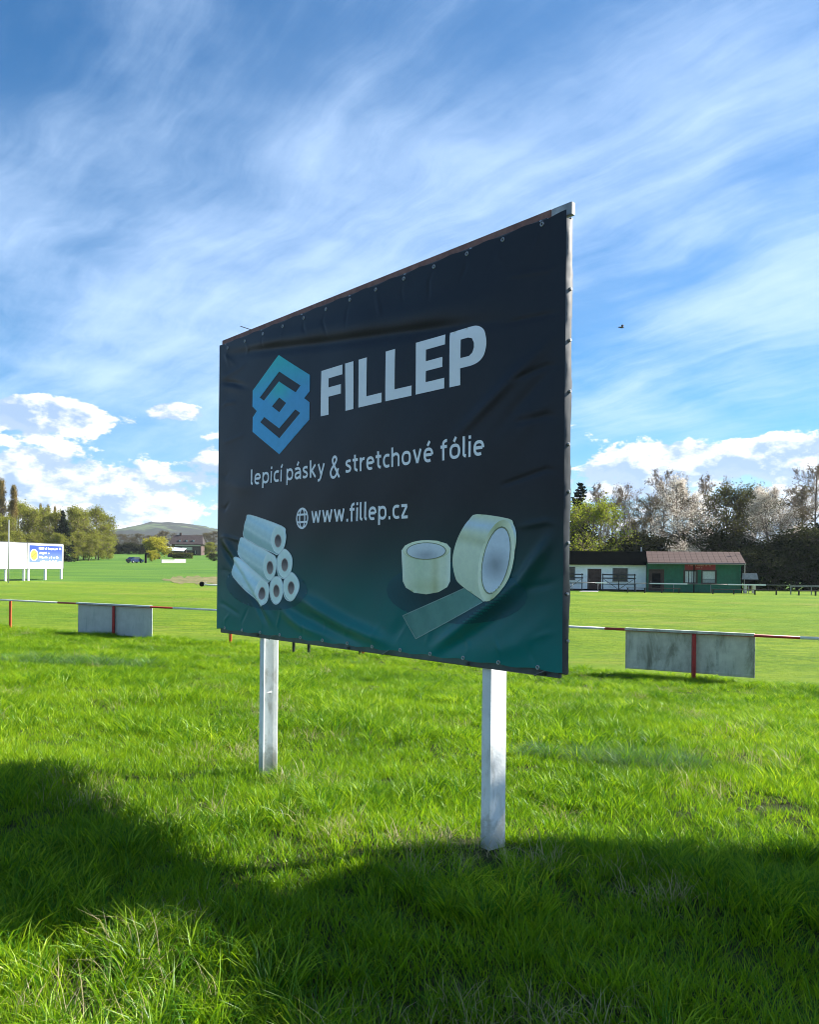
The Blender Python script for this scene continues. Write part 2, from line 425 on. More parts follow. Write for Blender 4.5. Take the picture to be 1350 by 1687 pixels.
def banner_mat():
    m = bpy.data.materials.new('printed vinyl'); m.use_nodes = True
    t = NT(m.node_tree); b = m.node_tree.nodes['Principled BSDF']
    P = t.n('ShaderNodeTexCoord').outputs['Object']
    sep = t.n('ShaderNodeSeparateXYZ'); t.l(P, sep.inputs[0]); X, Zc = sep.outputs[0], sep.outputs[2]
    h = t.math('SUBTRACT', Zc, BZ)
    # printed fade from charcoal to petrol green at the foot
    k = t.math('ADD', h, t.math('MULTIPLY', t.math('SUBTRACT', t.noise(P, 1.1, 2, 0.5), 0.5), 0.25))
    f1 = t.math('POWER', t.smooth(k, -0.05, 1.15, 1.0, 0.0), 1.5)
    c = t.mix(f1, (0.0085, 0.0090, 0.0115), (0.001, 0.180, 0.165))
    c = t.mix(t.smooth(t.noise(P, 14, 5, 0.6), 0.3, 0.75, 0, 0.06), c, (0.05, 0.055, 0.06))
    t.l(c, b.inputs['Base Color'])
    b.inputs['Roughness'].default_value = 0.38; b.inputs['Specular IOR Level'].default_value = 0.27
    bn = t.n('ShaderNodeBump'); bn.inputs['Strength'].default_value = 0.12; bn.inputs['Distance'].default_value = 0.002
    t.l(t.noise(P, 240, 2, 0.5), bn.inputs['Height']); t.l(bn.outputs[0], b.inputs['Normal'])
    return m

def catmull(pts, n=6):
    pts = [np.array(p, float) for p in pts]; P = [2*pts[0]-pts[1]]+pts+[2*pts[-1]-pts[-2]]; o = []
    for i in range(1, len(P)-2):
        for k in range(n):
            u = k/n
            o.append(0.5*((2*P[i])+(P[i+1]-P[i-1])*u+(2*P[i-1]-5*P[i]+4*P[i+1]-P[i+2])*u*u+(-P[i-1]+3*P[i]-3*P[i+1]+P[i+2])*u**3))
    return [tuple(p) for p in o]+[tuple(pts[-1])]
def sup(cx, cy, rx, ry, a0, a1, n=22, e=2.5):
    """superellipse arc, degrees"""
    o = []
    for i in range(n+1):
        a = R(a0+(a1-a0)*i/n); c, s_ = math.cos(a), math.sin(a)
        o.append((cx+rx*math.copysign(abs(c)**(2/e), c), cy+ry*math.copysign(abs(s_)**(2/e), s_)))
    return o
SWT = 0.215
h_ = SWT/2
def _o(w=0.78): return sup(w/2, 0.5, w/2-h_, 0.5-h_, 0, 360)
GL = {
    'l': (0.30, [[(h_, 1.38), (h_, 0.28)]+sup(0.29, 0.26, 0.29-h_, 0.26-h_, 180, 262, 6, 2)]),
    'i': (0.23, [[(h_, 1.0), (h_, 0)], [(h_, 1.38), (h_, 1.17)]]),
    'í': (0.23, [[(h_, 1.0), (h_, 0)], [(h_-0.02, 1.14), (h_+0.13, 1.42)]]),
    'e': (0.76, [[(0.12, 0.52), (0.62, 0.52)], sup(0.38, 0.5, 0.38-h_, 0.5-h_, 0, 300)]),
    'p': (0.78, [[(h_, 1.0), (h_, -0.36)], sup(0.40, 0.5, 0.38-h_, 0.5-h_, -165, 165)]),
    'c': (0.62, [sup(0.40, 0.5, 0.40-h_, 0.5-h_, 58, 302)]),
    'a': (0.72, [[(0.08, 0.84)]+catmull([(0.20, 0.88), (0.40, 0.89), (0.56, 0.80), (0.61, 0.62)], 4)+[(0.61, 0.0)],
                 catmull([(0.58, 0.54), (0.34, 0.53), (0.14, 0.44), (0.11, 0.26), (0.20, 0.12), (0.36, 0.11), (0.58, 0.22)], 4)]),
    's': (0.60, [catmull([(0.53, 0.86), (0.36, 0.895), (0.17, 0.84), (0.12, 0.70), (0.22, 0.57), (0.40, 0.47), (0.49, 0.33), (0.44, 0.16), (0.26, 0.105), (0.06, 0.15)], 4)]),
    'k': (0.68, [[(h_, 1.38), (h_, 0)], [(0.58, 1.0), (0.17, 0.48)], [(0.24, 0.56), (0.60, 0.0)]]),
    'y': (0.74, [[(0.10, 1.0), (0.39, 0.10)], [(0.64, 1.0), (0.40, 0.18), (0.30, -0.16), (0.20, -0.28), (0.06, -0.30)]]),
    't': (0.52, [[(0.22, 1.28), (0.22, 0.30)]+sup(0.46, 0.30, 0.24, 0.30-h_, 180, 268, 6, 2), [(0.0, 0.895), (0.48, 0.895)]]),
    'r': (0.48, [[(h_, 1.0), (h_, 0)], catmull([(0.12, 0.62), (0.22, 0.82), (0.36, 0.90), (0.48, 0.885)], 4)]),
    'h': (0.76, [[(h_, 1.38), (h_, 0)], sup(0.40, 0.55, 0.36-h_, 0.45-h_, 150, 0, 12)+[(0.76-h_-0.005, 0.0)]]),
    'v': (0.72, [[(0.10, 1.0), (0.36, 0.06)], [(0.62, 1.0), (0.37, 0.06)]]),
    'w': (1.08, [[(0.10, 1.0), (0.31, 0.06)], [(0.54, 0.94), (0.32, 0.06)], [(0.54, 0.94), (0.77, 0.06)], [(0.98, 1.0), (0.78, 0.06)]]),
    'f': (0.50, [sup(0.42, 1.10, 0.22, 0.29-h_, 80, 180, 8, 2)+[(0.20, 0.0)], [(0.0, 0.895), (0.46, 0.895)]]),
    'o': (0.80, [_o(0.80)]),
    'z': (0.62, [[(0.05, 0.895), (0.53, 0.895)], [(0.50, 0.86), (0.10, 0.14)], [(0.05, 0.105), (0.58, 0.105)]]),
    '.': (0.24, [[(0.12, 0.22), (0.12, 0.0)]]),
    '&': (0.92, [[(0.88, -0.02)]+catmull([(0.30, 0.98), (0.27, 1.20), (0.40, 1.36), (0.57, 1.30), (0.60, 1.10), (0.46, 0.88), (0.22, 0.62), (0.11, 0.34), (0.22, 0.06), (0.46, 0.02), (0.66, 0.24), (0.78, 0.58)], 4)]),
}
for k_, b_ in (('á', 'a'), ('é', 'e'), ('ó', 'o')):
    w_, st_ = GL[b_]; GL[k_] = (w_, st_+[[(w_/2-0.06, 1.12), (w_/2+0.10, 1.42)]])

def strip_mesh(lines, width, lift):
    """flat strokes lying on the cloth"""
    V = []; F = []
    for li, pts in enumerate(lines):
        P = [np.array(p, float) for p in pts]; Q = [P[0]]
        for p in P[1:]:                       # resample so that the stroke follows the folds
            L = np.hypot(*(p-Q[-1])); n = max(1, int(L/0.02)); q0 = Q[-1]
            if L < 1e-5: continue
            Q += [q0+(p-q0)*(k+1)/n for k in range(n)]
        Q = np.array(Q); closed = np.hypot(*(Q[0]-Q[-1])) < 1e-4
        T = np.gradient(Q, axis=0)
        if closed: T[0] = T[-1] = Q[1]-Q[-2]
        T /= np.maximum(1e-9, np.hypot(T[:, 0], T[:, 1]))[:, None]
        N = np.stack([-T[:, 1], T[:, 0]], 1)*width/2
        o = len(V); k = lift+0.00025*(li % 6)
        for q, nn in zip(Q, N): V += [(q[0]+nn[0], q[1]+nn[1], k), (q[0]-nn[0], q[1]-nn[1], k)]
        F += [(o+2*i, o+2*i+1, o+2*i+3, o+2*i+2) for i in range(len(Q)-1)]
    V = np.array(V); C = on_cloth(V[:, 0], V[:, 1], V[:, 2]-0.0006)
    return np_mesh(C, F, True)
def word_lines(text, s0, s1, base, xh, gap=0.10):
    adv = 0; raw = []
    for ch in text:
        w, st = GL[ch]; raw.append((adv, st)); adv += w+gap
    tot = adv-gap; kx = (s1-s0)/tot
    return [[(s0+(a+x)*kx, base+y*xh) for x, y in l] for a, st in raw for l in st]

def inside(pt, loops):
    c = False; x, y = pt
    for lp in loops:
        j = len(lp)-1
        for i in range(len(lp)):
            (xi, yi), (xj, yj) = lp[i], lp[j]
            if (yi > y) != (yj > y) and x < (xj-xi)*(y-yi)/(yj-yi)+xi: c = not c
            j = i
    return c
def shape_mesh(loops, lift, colour=None, step=0.02):
    step = min(step, 0.018)
    """filled outline lying on the cloth, loops in board metres; colour(s, t) stored at the vertices"""
    pts = []; edges = []
    for lp in loops:
        dense = []
        for i in range(len(lp)):
            a = np.array(lp[i]); b = np.array(lp[(i+1) % len(lp)]); n = max(1, int(np.hypot(*(b-a))/step))
            dense += [tuple(a+(b-a)*k/n) for k in range(n)]
        o = len(pts); pts += dense; edges += [(o+i, o+(i+1) % len(dense)) for i in range(len(dense))]
    xs = [p[0] for p in pts]; ys = [p[1] for p in pts]
    for x in np.arange(min(xs)+step/2, max(xs), step):
        for y in np.arange(min(ys)+step/2, max(ys), step):
            if inside((x, y), loops): pts.append((x, y))
    v, e, f, *_ = delaunay_2d_cdt([Vector(p) for p in pts], edges, [], 0, 1e-6)
    f = [q for q in f if inside((sum(v[i].x for i in q)/len(q), sum(v[i].y for i in q)/len(q)), loops)]
    S = np.array([p.x for p in v]); T = np.array([p.y for p in v])
    # keep the faces looking out of the board
    f = [q if ((v[q[1]]-v[q[0]]).cross(v[q[2]]-v[q[0]])) > 0 else q[::-1] for q in f]
    me = np_mesh(on_cloth(S, T, lift-0.0002), np.array(f), True)
    if colour:
        at = me.color_attributes.new('print', 'FLOAT_COLOR', 'POINT')
        cc = np.array([[*colour(a, b), 1.0] for a, b in zip(S, T)], np.float32); at.data.foreach_set('color', cc.ravel())
    return me
def lerp3(a, b, f):
    f = max(0.0, min(1.0, f)); return tuple(x+(y-x)*f for x, y in zip(a, b))

def smooth_loop(lp, n=5):
    P = [np.array(p, float) for p in lp]; N = len(P); o = []
    for i in range(N):
        a, b, c, d = P[i-1], P[i], P[(i+1) % N], P[(i+2) % N]
        for k in range(n):
            u = k/n; o.append(tuple(0.5*((2*b)+(c-a)*u+(2*a-5*b+4*c-d)*u*u+(-a+3*b-3*c+d)*u**3)))
    return o
def ellp(cx, cy, rx, ry, rot=0, n=26):
    o = []
    for i in range(n):
        a = 2*PI*i/n; x = rx*math.cos(a); y = ry*math.sin(a); c, s_ = math.cos(R(rot)), math.sin(R(rot))
        o.append((cx+x*c-y*s_, cy+x*s_+y*c))
    return o

def build_billboard():
    root = empty('billboard', (BA[0]+0.745*0.031, BA[1]+0.667*0.031, 0), BANG)
    tag(root, 'large dark printed banner billboard on two white steel posts in the grass', 'billboard')
    rust = mat('rusty brown steel', (0.26, 0.135, 0.105), 0.7, 0.25, 14, 0.3, 80, 0.1, 0.3, (0.25, 0.17, 0.13), 0.4, 6)
    galv = mat('galvanised steel', (0.30, 0.31, 0.30), 0.5, 0.2, 9, 0.15, 60, 0.35, 0.4, (0.62, 0.62, 0.58), 0.5, 5)
    grey = mat('dark painted steel', (0.075, 0.08, 0.09), 0.55, 0.2, 9, 0.1, 60)
    white = mat('white post paint', (0.74, 0.76, 0.76), 0.55, 0.07, 5, 0.25, 35, 0, 0.4, (0.34, 0.31, 0.26), 0.5, 11, 0.35, (0.20, 0.19, 0.12))
    bolt_m = mat('zinc bolt', (0.33, 0.34, 0.35), 0.4, 0.1, 20, 0, 1, 0.6)
    # steel posts: U channels, webs outward on the right post and to the left on the left one
    def channel(s0, s1, web_right):
        z0, z1 = -0.35, BZ+BH-0.08; y0, y1 = 0.030, 0.165; th = 0.009; lip = s1-s0
        if web_right: p = [(s0, y0), (s1, y0), (s1, y1), (s0, y1), (s0, y1-th), (s1-th, y1-th), (s1-th, y0+th), (s0, y0+th)]
        else: p = [(s0, y0), (s1, y0), (s1, y0+th), (s0+th, y0+th), (s0+th, y1-th), (s1, y1-th), (s1, y1), (s0, y1)]
        n = 8; v = [(x, y, z) for z in (z0, z1) for x, y in p]
        return MB().add(v, [tuple(range(8))[::-1], tuple(range(8, 16))]+[(i, (i+1) % 8, 8+(i+1) % 8, 8+i) for i in range(8)])
    channel(3.072, 3.142, True).build('post', white, root)
    po = channel(0.600, 0.665, False).build('post', white, root)
    MB().bar((0.610, 0.10, 0.55), (0.664, 0.10, 0.565), 0.012).build('weld_seam', white, po)
    # frame
    MB().box(-0.012, BW-0.13, -0.004, 0.028, BZ+BH-0.058, BZ+BH+0.006, 0.004).build('top_rail', rust, root)
    MB().box(0.0, BW-0.05, 0.0, 0.028, BZ-0.004, BZ+0.042, 0.004).build('bottom_rail', grey, root)
    MB().box(-0.010, 0.045, 0.002, 0.053, BZ+0.043, BZ+BH-0.060, 0.003).build('side_rail', rust, root)
    MB().box(BW-0.050, BW-0.002, 0.002, 0.020, BZ+0.02, BZ+BH-0.075, 0.003).build('side_rail', grey, root)
    br = MB().box(BW-0.128, BW+0.008, -0.006, 0.024, BZ+BH-0.066, BZ+BH+0.004, 0.004).build('corner_bracket', galv, root)
    MB().tube((BW-0.20, -0.012, BZ+BH-0.05), (BW-0.02, -0.012, BZ+BH-0.075), 0.004, None, 5).build('wire', grey, br)
    MB().box(BW-0.165, BW-0.140, -0.012, -0.002, BZ+BH-0.075, BZ+BH-0.040, 0.003).build('hook', bolt_m, br)
    MB().tube((0.46, 0.012, BZ+BH+0.002), (0.36, -0.04, BZ+BH+0.045), 0.0035, None, 5).build('wire', grey, root)
    # the old strip of cloth under the new banner, just below the top rail
    old = MB().box(0.015, BW-0.15, -0.014, -0.002, BZ+2.442, BZ+2.484, 0.003).build('backing_strip', mat('old dark vinyl', (0.045, 0.052, 0.058), 0.5, 0.2, 12), root)
    # banner cloth
    ns, nt_ = 320, 216; top = 2.475
    S, T = np.meshgrid(np.linspace(0.0, BW-0.004, ns), np.linspace(0.030, top, nt_))
    # scalloped hem between the eyelets
    hem = 0.012*np.sin(S/0.284*PI)**2
    T2 = T-hem*ss(2.3, 2.475, T)+0.010*np.sin(S/0.284*PI+0.5)**2*ss(0.2, 0.03, T)
    C = on_cloth(S.ravel(), T2.ravel()); i = np.arange(ns-1); j = np.arange(nt_-1); I, J = np.meshgrid(i, j); a = (J*ns+I).ravel()
    bmat = banner_mat()
    ban = mesh_obj('banner', np_mesh(C, np.stack([a, a+1, a+ns+1, a+ns], 1), True), bmat, root)
    # cloth wrapped round the two side rails
    def wrap(x, n, m, seed):
        rr = random.Random(seed); V = []; F = []; nz = 90
        for k in range(nz+1):
            z = BZ+0.03+(2.40*k/nz); w = 0.004*math.sin(k*0.5+seed)+0.002*math.sin(k*1.9)+rr.uniform(-.0015, .0015)
            dep = 0.018+0.005*math.sin(k*0.31+seed)+rr.uniform(-.003, .003)
            for c, (ox, oy) in enumerate(((0.0, -0.034), (n*(0.004+w*0.3), -0.024), (n*(0.006+w*0.6), -0.006), (n*(0.006-w*0.4), dep*0.6), (n*0.003, dep))):
                V.append((x+ox, oy, z))
        for k in range(nz):
            for c in range(4): F.append((k*5+c, k*5+c+1, k*5+c+6, k*5+c+5))
        return mesh_obj('side_wrap', np_mesh(V, F, True), m, ban)
    gm = bpy.data.materials.new('vinyl edge'); gm.use_nodes = True
    t = NT(gm.node_tree); b = gm.node_tree.nodes['Principled BSDF']
    P = t.n('ShaderNodeTexCoord').outputs['Object']; sep = t.n('ShaderNodeSeparateXYZ'); t.l(P, sep.inputs[0])
    k = t.math('ADD', sep.outputs[2], t.math('MULTIPLY', t.noise(P, 5, 3, 0.6), 0.5))
    t.l(t.mix(t.smooth(k, BZ+1.45, BZ+2.1), (0.016, 0.022, 0.028), (0.10, 0.10, 0.10)), b.inputs['Base Color']); b.inputs['Roughness'].default_value = 0.45
    wrap(BW-0.004, 1, gm, 3); wrap(0.0, -1, gm, 8)
    # eyelets and bolts
    ring = bmesh.new(); n = 14
    vs = []
    for i in range(n):
        a = 2*PI*i/n; row = []
        for rr, yy in ((0.0135, 0.0), (0.0115, -0.0035), (0.0080, -0.0035), (0.0062, 0.0)):
            row.append(ring.verts.new((rr*math.cos(a), yy, rr*math.sin(a))))
        vs.append(row)
    for i in range(n):
        for c in range(3): ring.faces.new((vs[i][c], vs[(i+1) % n][c], vs[(i+1) % n][c+1], vs[i][c+1]))
    bmesh.ops.recalc_face_normals(ring, faces=ring.faces)
    rm = bpy.data.meshes.new('eyelet'); ring.to_mesh(rm); ring.free(); rm.shade_smooth(); rm.materials.append(bolt_m)
    def eyelet(s, t, k=0.001, dark=False):
        c = on_cloth(np.array([s]), np.array([t]), k)[0]; mesh_obj('eyelet', rm, None, ban, c)
    for i in range(13): eyelet(0.142+0.2832*i, 2.427+0.0016*i)
    for i in range(13): eyelet(0.142+0.2832*i, 0.046)
    bd = MB().tube((0, 0.004, 0), (0, -0.007, 0), 0.0105, 0.008, 8).build('bolt', bolt_m, root); bd.location = (0.075, -0.015, BZ+2.470)
    for s in (0.655, 1.228, 1.818, 2.401, 2.992, 3.52):
        o = bd.copy(); COL.objects.link(o); o.location = (s, -0.016, BZ+2.470)
    bk = mat('rusty bolt', (0.05, 0.045, 0.04), 0.7)
    b2 = MB().tube((0, 0.004, 0), (0, -0.012, 0), 0.011, 0.009, 8).build('bolt', bk, root); b2.location = (0.62, -0.002, BZ+0.016)
    for s in (1.825, 2.986, 3.563):
        o = b2.copy(); COL.objects.link(o); o.location = (s, -0.002, BZ+0.012)
    b3 = MB().tube((-0.004, 0, 0), (0.006, 0, 0), 0.010, 0.008, 8).build('bolt', bolt_m, root); b3.location = (BW+0.006, -0.004, BZ+2.06)
    for z in (1.79, 1.52, 1.24, 0.99, 0.72, 0.45, 0.20):
        o = b3.copy(); COL.objects.link(o); o.location = (BW+0.006, -0.004+0.004*math.sin(z*9), BZ+z)
    # tie cord along the foot
    for s0 in (0.80, 2.20, 3.50):
        MB().tube((s0, -0.012, BZ-0.003), (s0+0.11, -0.030, BZ+0.040), 0.005, None, 5).build('tie_cord', grey, root)
    # ---- print
    pm = vcol_mat('banner print')
    WHITE = (0.93, 0.95, 0.94)
    letters = [
        [[(1.507, 1.998), (1.768, 1.998), (1.768, 1.930), (1.603, 1.929), (1.603, 1.864), (1.750, 1.864), (1.750, 1.798), (1.603, 1.797), (1.606, 1.668), (1.508, 1.668)]],
        [[(1.800, 1.999), (1.896, 1.999), (1.896, 1.669), (1.802, 1.669)]],
        [[(1.953, 1.998), (2.044, 1.998), (2.044, 1.734), (2.208, 1.734), (2.208, 1.670), (1.953, 1.670)]],
        [[(2.244, 1.999), (2.338, 1.999), (2.338, 1.736), (2.500, 1.736), (2.500, 1.671), (2.245, 1.671)]],
        [[(2.537, 2.000), (2.800, 2.000), (2.800, 1.939), (2.629, 1.939), (2.629, 1.867), (2.780, 1.867), (2.780, 1.806), (2.630, 1.806), (2.630, 1.736), (2.797, 1.736), (2.797, 1.672), (2.538, 1.672)]],
        [[(2.840, 2.001)]+catmull([(3.000, 2.003), (3.052, 2.000), (3.094, 1.984), (3.127, 1.954), (3.142, 1.903), (3.142, 1.865), (3.125, 1.816), (3.090, 1.786), (3.037, 1.772), (2.985, 1.770)], 3)+[(2.933, 1.770), (2.933, 1.670), (2.841, 1.670)],
         [(2.937, 1.940), (2.998, 1.940), (3.029, 1.930), (3.046, 1.900), (3.046, 1.874), (3.034, 1.846), (3.006, 1.830), (2.936, 1.830)]],
    ]
    for ch, lp in zip('FILLEP', letters):
        o = mesh_obj('letter', shape_mesh(lp, 0.0022), mat('white print', WHITE, 0.5, 0.02, 4, spec=0.3), ban); o['label'] = 'pale capital letter %s of the company name' % ch
    wm = mat('white print', WHITE, 0.5, 0.02, 4, spec=0.3)
    for txt, s0, s1, base, xh in (('lepicí', 0.541, 1.005, 1.232, 0.0925), ('pásky', 1.060, 1.570, 1.232, 0.0925), ('&', 1.623, 1.746, 1.212, 0.108),
                                  ('stretchové', 1.805, 2.706, 1.233, 0.0925), ('fólie', 2.765, 3.134, 1.234, 0.0925), ('www.fillep.cz', 1.399, 2.469, 0.893, 0.0935)):
        o = mesh_obj('lettering', strip_mesh(word_lines(txt, s0, s1, base, xh), 0.0190, 0.002), wm, ban); o['label'] = 'white printed words ' + txt
    # globe mark
    gx, gy, gr = 1.281, 0.9365, 0.073
    L = [ellp(gx, gy, gr, gr, 0, 30), ellp(gx, gy, gr*0.47, gr, 0, 24)]
    L = [l+[l[0]] for l in L]+[[(gx-gr*0.93, gy+0.028), (gx+gr*0.93, gy+0.028)], [(gx-gr*0.93, gy-0.028), (gx+gr*0.93, gy-0.028)]]
    mesh_obj('globe_mark', strip_mesh(L, 0.0145, 0.002), wm, ban)
    # logo
    LG = [[(0.934, 2.221), (1.361, 1.994), (1.363, 1.875), (1.292, 1.832), (1.364, 1.791), (1.366, 1.662), (0.955, 1.446), (0.550, 1.668), (0.548, 1.785), (0.610, 1.829), (0.541, 1.875), (0.544, 2.003)],
          [(0.948, 2.090), (1.241, 1.935), (1.178, 1.893), (0.945, 2.013), (0.718, 1.897), (0.655, 1.931)],
          [(0.952, 1.887), (1.049, 1.831), (0.952, 1.773), (0.845, 1.833)],
          [(0.730, 1.764), (0.951, 1.648), (1.176, 1.764), (1.243, 1.729), (0.953, 1.571), (0.669, 1.731)]]
    def lgc(s, t):
        a = (0.035, 0.42, 0.41); b = (0.055, 0.33, 0.58); c = (0.07, 0.29, 0.50)
        v = max(0.0, 1-abs(t-2.21)/0.30); w = max(0.0, 1-math.hypot((s-0.95)*0.6, t-1.97)/0.15)
        base = lerp3(b, c, (s-0.55)/0.8)
        return lerp3(base, a, max(v, w))
    mesh_obj('logo', shape_mesh(LG, 0.0022, lgc, 0.022), pm, ban)
    # soft contact shadows are part of the printed picture
    DARK = (0.006, 0.030, 0.036)
    mesh_obj('printed_shadow', shape_mesh([ellp(0.76, 0.415, 0.60, 0.185, -2)], 0.0012, lambda s, t: lerp3((0.008, 0.030, 0.036), (0.004, 0.062, 0.076), (math.hypot((s-.76)/.60, (t-.415)/.185)-.3)/.7*1.0), 0.04), pm, ban)
    mesh_obj('printed_shadow', shape_mesh([ellp(2.86, 0.43, 0.60, 0.185, 0)], 0.0012, lambda s, t: lerp3((0.006, 0.024, 0.030), (0.004, 0.055, 0.066), (math.hypot((s-2.86)/.60, (t-.43)/.185)-.3)/.7), 0.04), pm, ban)
    # printed film rolls: body, end face, core
    def roll(outline, face, hole, k, stripe=True):
        (fx, fy, fr1, fr2), (hx, hy, hr) = face, hole
        def bodyc(s, t):
            # across the roll axis: pale edge, blue-white sheen, green-grey underside
            v = (t-fy)+(s-fx)*0.335
            base = lerp3((0.30, 0.45, 0.42), (0.52, 0.68, 0.72), (v+0.10)/0.14)
            base = lerp3(base, (0.40, 0.60, 0.68), max(0, 1-abs(v-0.035)/0.035))
            base = lerp3(base, (0.56, 0.68, 0.66), max(0, 1-abs(v+0.055)/0.022)*0.8)
            return lerp3(base, (0.66, 0.78, 0.76), max(0, 1-abs(v-0.105)/0.03)*0.8)
        sl_ = smooth_loop(outline, 4)
        mesh_obj('printed_roll_edge', strip_mesh([sl_+[sl_[0]]], 0.007, 0.0032+k), mat('roll edge print', (0.70, 0.82, 0.80), 0.5), ban)
        o = mesh_obj('printed_film_roll', shape_mesh([smooth_loop(outline, 4)], 0.0016+k, bodyc, 0.02), pm, ban)
        def facec(s, t):
            r = math.hypot((s-fx)/fr1, (t-fy)/fr2)
            return lerp3((0.46, 0.60, 0.55), (0.62, 0.74, 0.71), r*0.8 if r < 0.92 else 1.0)
        mesh_obj('printed_roll_end', shape_mesh([ellp(fx, fy, fr1, fr2, 8)], 0.0022+k, facec, 0.02), pm, ban)
        mesh_obj('printed_roll_core', shape_mesh([ellp(hx, hy, hr*0.92, hr*1.02, 8, 18), ellp(hx, hy, hr*0.80, hr*0.88, 8, 18)], 0.0030+k, lambda s, t: (0.36, 0.30, 0.27), 0.02), pm, ban)
        mesh_obj('printed_roll_core', shape_mesh([ellp(hx, hy, hr*0.80, hr*0.88, 8, 18)], 0.0030+k, lambda s, t: lerp3((0.20, 0.17, 0.16), (0.055, 0.045, 0.045), (t-hy)/hr+0.5), 0.02), pm, ban)
    roll([(1.155, 0.532), (1.219, 0.5), (1.256, 0.45), (1.248, 0.389), (1.204, 0.336), (1.141, 0.314), (1.076, 0.332), (1.047, 0.388), (1.055, 0.461), (1.1, 0.508)], (1.150, 0.423, 0.098, 0.106), (1.156, 0.414, 0.050), 0.0)
    roll([(0.94, 0.495), (1.007, 0.486), (1.041, 0.434), (1.042, 0.367), (1.01, 0.309), (0.963, 0.283), (0.905, 0.294), (0.866, 0.335), (0.854, 0.414), (0.883, 0.473)], (0.948, 0.389, 0.088, 0.102), (0.952, 0.385, 0.050), 0.0004)
    roll([(0.385, 0.64), (0.744, 0.476), (0.824, 0.44), (0.845, 0.377), (0.807, 0.306), (0.743, 0.258), (0.687, 0.275), (0.289, 0.479), (0.266, 0.552), (0.287, 0.62)], (0.745, 0.369, 0.095, 0.106), (0.743, 0.360, 0.051), 0.0008)
    roll([(1.055, 0.709), (1.125, 0.678), (1.163, 0.632), (1.155, 0.55), (1.101, 0.498), (1.045, 0.484), (0.978, 0.506), (0.958, 0.563), (0.957, 0.632), (1.004, 0.684)], (1.060, 0.596, 0.100, 0.108), (1.064, 0.588, 0.051), 0.0012)
    roll([(0.447, 0.806), (0.86, 0.679), (0.938, 0.642), (0.948, 0.59), (0.93, 0.516), (0.854, 0.462), (0.784, 0.466), (0.396, 0.648), (0.36, 0.727), (0.383, 0.777)], (0.851, 0.573, 0.095, 0.107), (0.857, 0.565, 0.053), 0.0016)
    roll([(0.55, 0.989), (1.01, 0.887), (1.067, 0.833), (1.068, 0.766), (1.032, 0.704), (0.957, 0.668), (0.889, 0.684), (0.479, 0.797), (0.451, 0.881), (0.487, 0.958)], (0.968, 0.783, 0.098, 0.108), (0.966, 0.773, 0.051), 0.0020)
    # printed tape rolls
    OL = (0.36, 0.40, 0.20); PALE = (0.55, 0.62, 0.47); EDGE = (0.66, 0.72, 0.55)
    def t1(s, t):
        x = (s-2.63)/0.23
        c = lerp3(PALE, (0.44, 0.54, 0.38), 1-abs(x+0.2)*1.4)
        c = lerp3(c, OL, max(0, 1-abs(x-0.40)/0.22)*0.55+max(0, 1-math.hypot(x-0.1, (t-0.46)/0.07))*0.5)
        return lerp3(c, (0.62, 0.70, 0.62), max(0, abs(x)-0.82)*5)
    def t2(s, t):
        c = lerp3((0.47, 0.55, 0.40), PALE, (t-0.45)/0.25)
        c = lerp3(c, (0.46, 0.58, 0.66), max(0, 1-abs(t-(0.83-(s-3.1)*0.14))/0.05))
        return lerp3(c, OL, max(0, 1-abs(t-(0.755-(s-3.0)*0.2))/0.045)*0.6)
    mesh_obj('printed_tape_strip', shape_mesh([[(2.422, 0.268), (2.98, 0.46), (3.139, 0.385), (2.553, 0.129)]], 0.0030, lambda s, t: lerp3((0.060, 0.17, 0.15), (0.085, 0.21, 0.18), (s-2.4)/0.5+0.3*math.sin(s*31+t*17)), 0.03), pm, ban)
    mesh_obj('printed_tape_edge', strip_mesh([[(2.98, 0.46), (2.422, 0.268), (2.553, 0.129), (3.139, 0.385)]], 0.006, 0.0040), mat('tape edge print', (0.22, 0.36, 0.32), 0.5), ban)
    mesh_obj('printed_tape_roll', shape_mesh([[(2.403, 0.688), (2.438, 0.72), (2.534, 0.744), (2.638, 0.751), (2.74, 0.746), (2.829, 0.726), (2.861, 0.698), (2.856, 0.498), (2.832, 0.463), (2.754, 0.43), (2.643, 0.413), (2.528, 0.42), (2.452, 0.45), (2.422, 0.489)]], 0.0026, t1, 0.02), pm, ban)
    mesh_obj('printed_tape_rim', shape_mesh([ellp(2.634, 0.689, 0.221, 0.062)], 0.0028, lambda s, t: lerp3(EDGE, OL, (0.70-t)/0.07), 0.02), pm, ban)
    mesh_obj('printed_tape_core', shape_mesh([ellp(2.637, 0.683, 0.187, 0.054, 0), ellp(2.637, 0.683, 0.178, 0.049)], 0.0034, lambda s, t: (0.16, 0.20, 0.13), 0.02), pm, ban)
    mesh_obj('printed_tape_core', shape_mesh([ellp(2.637, 0.683, 0.178, 0.049)], 0.0034, lambda s, t: lerp3((0.52, 0.58, 0.61), (0.26, 0.30, 0.33), 1-math.hypot((s-2.64)/0.16, (t-0.655)/0.05)), 0.02), pm, ban)
    mesh_obj('printed_tape_roll', shape_mesh([smooth_loop([(3.079, 0.895), (3.322, 0.86), (3.36, 0.828), (3.381, 0.778), (3.378, 0.703), (3.342, 0.59), (3.285, 0.475), (3.226, 0.409), (3.157, 0.389), (3.121, 0.399), (2.947, 0.48), (2.899, 0.532), (2.878, 0.627), (2.906, 0.728), (2.961, 0.814), (3.016, 0.866)], 3)], 0.0046, t2, 0.02), pm, ban)
    mesh_obj('printed_tape_rim', shape_mesh([ellp(3.233, 0.622, 0.128, 0.240, -17)], 0.0054, lambda s, t: lerp3(OL, EDGE, abs((s-3.233)/0.13)), 0.02), pm, ban)
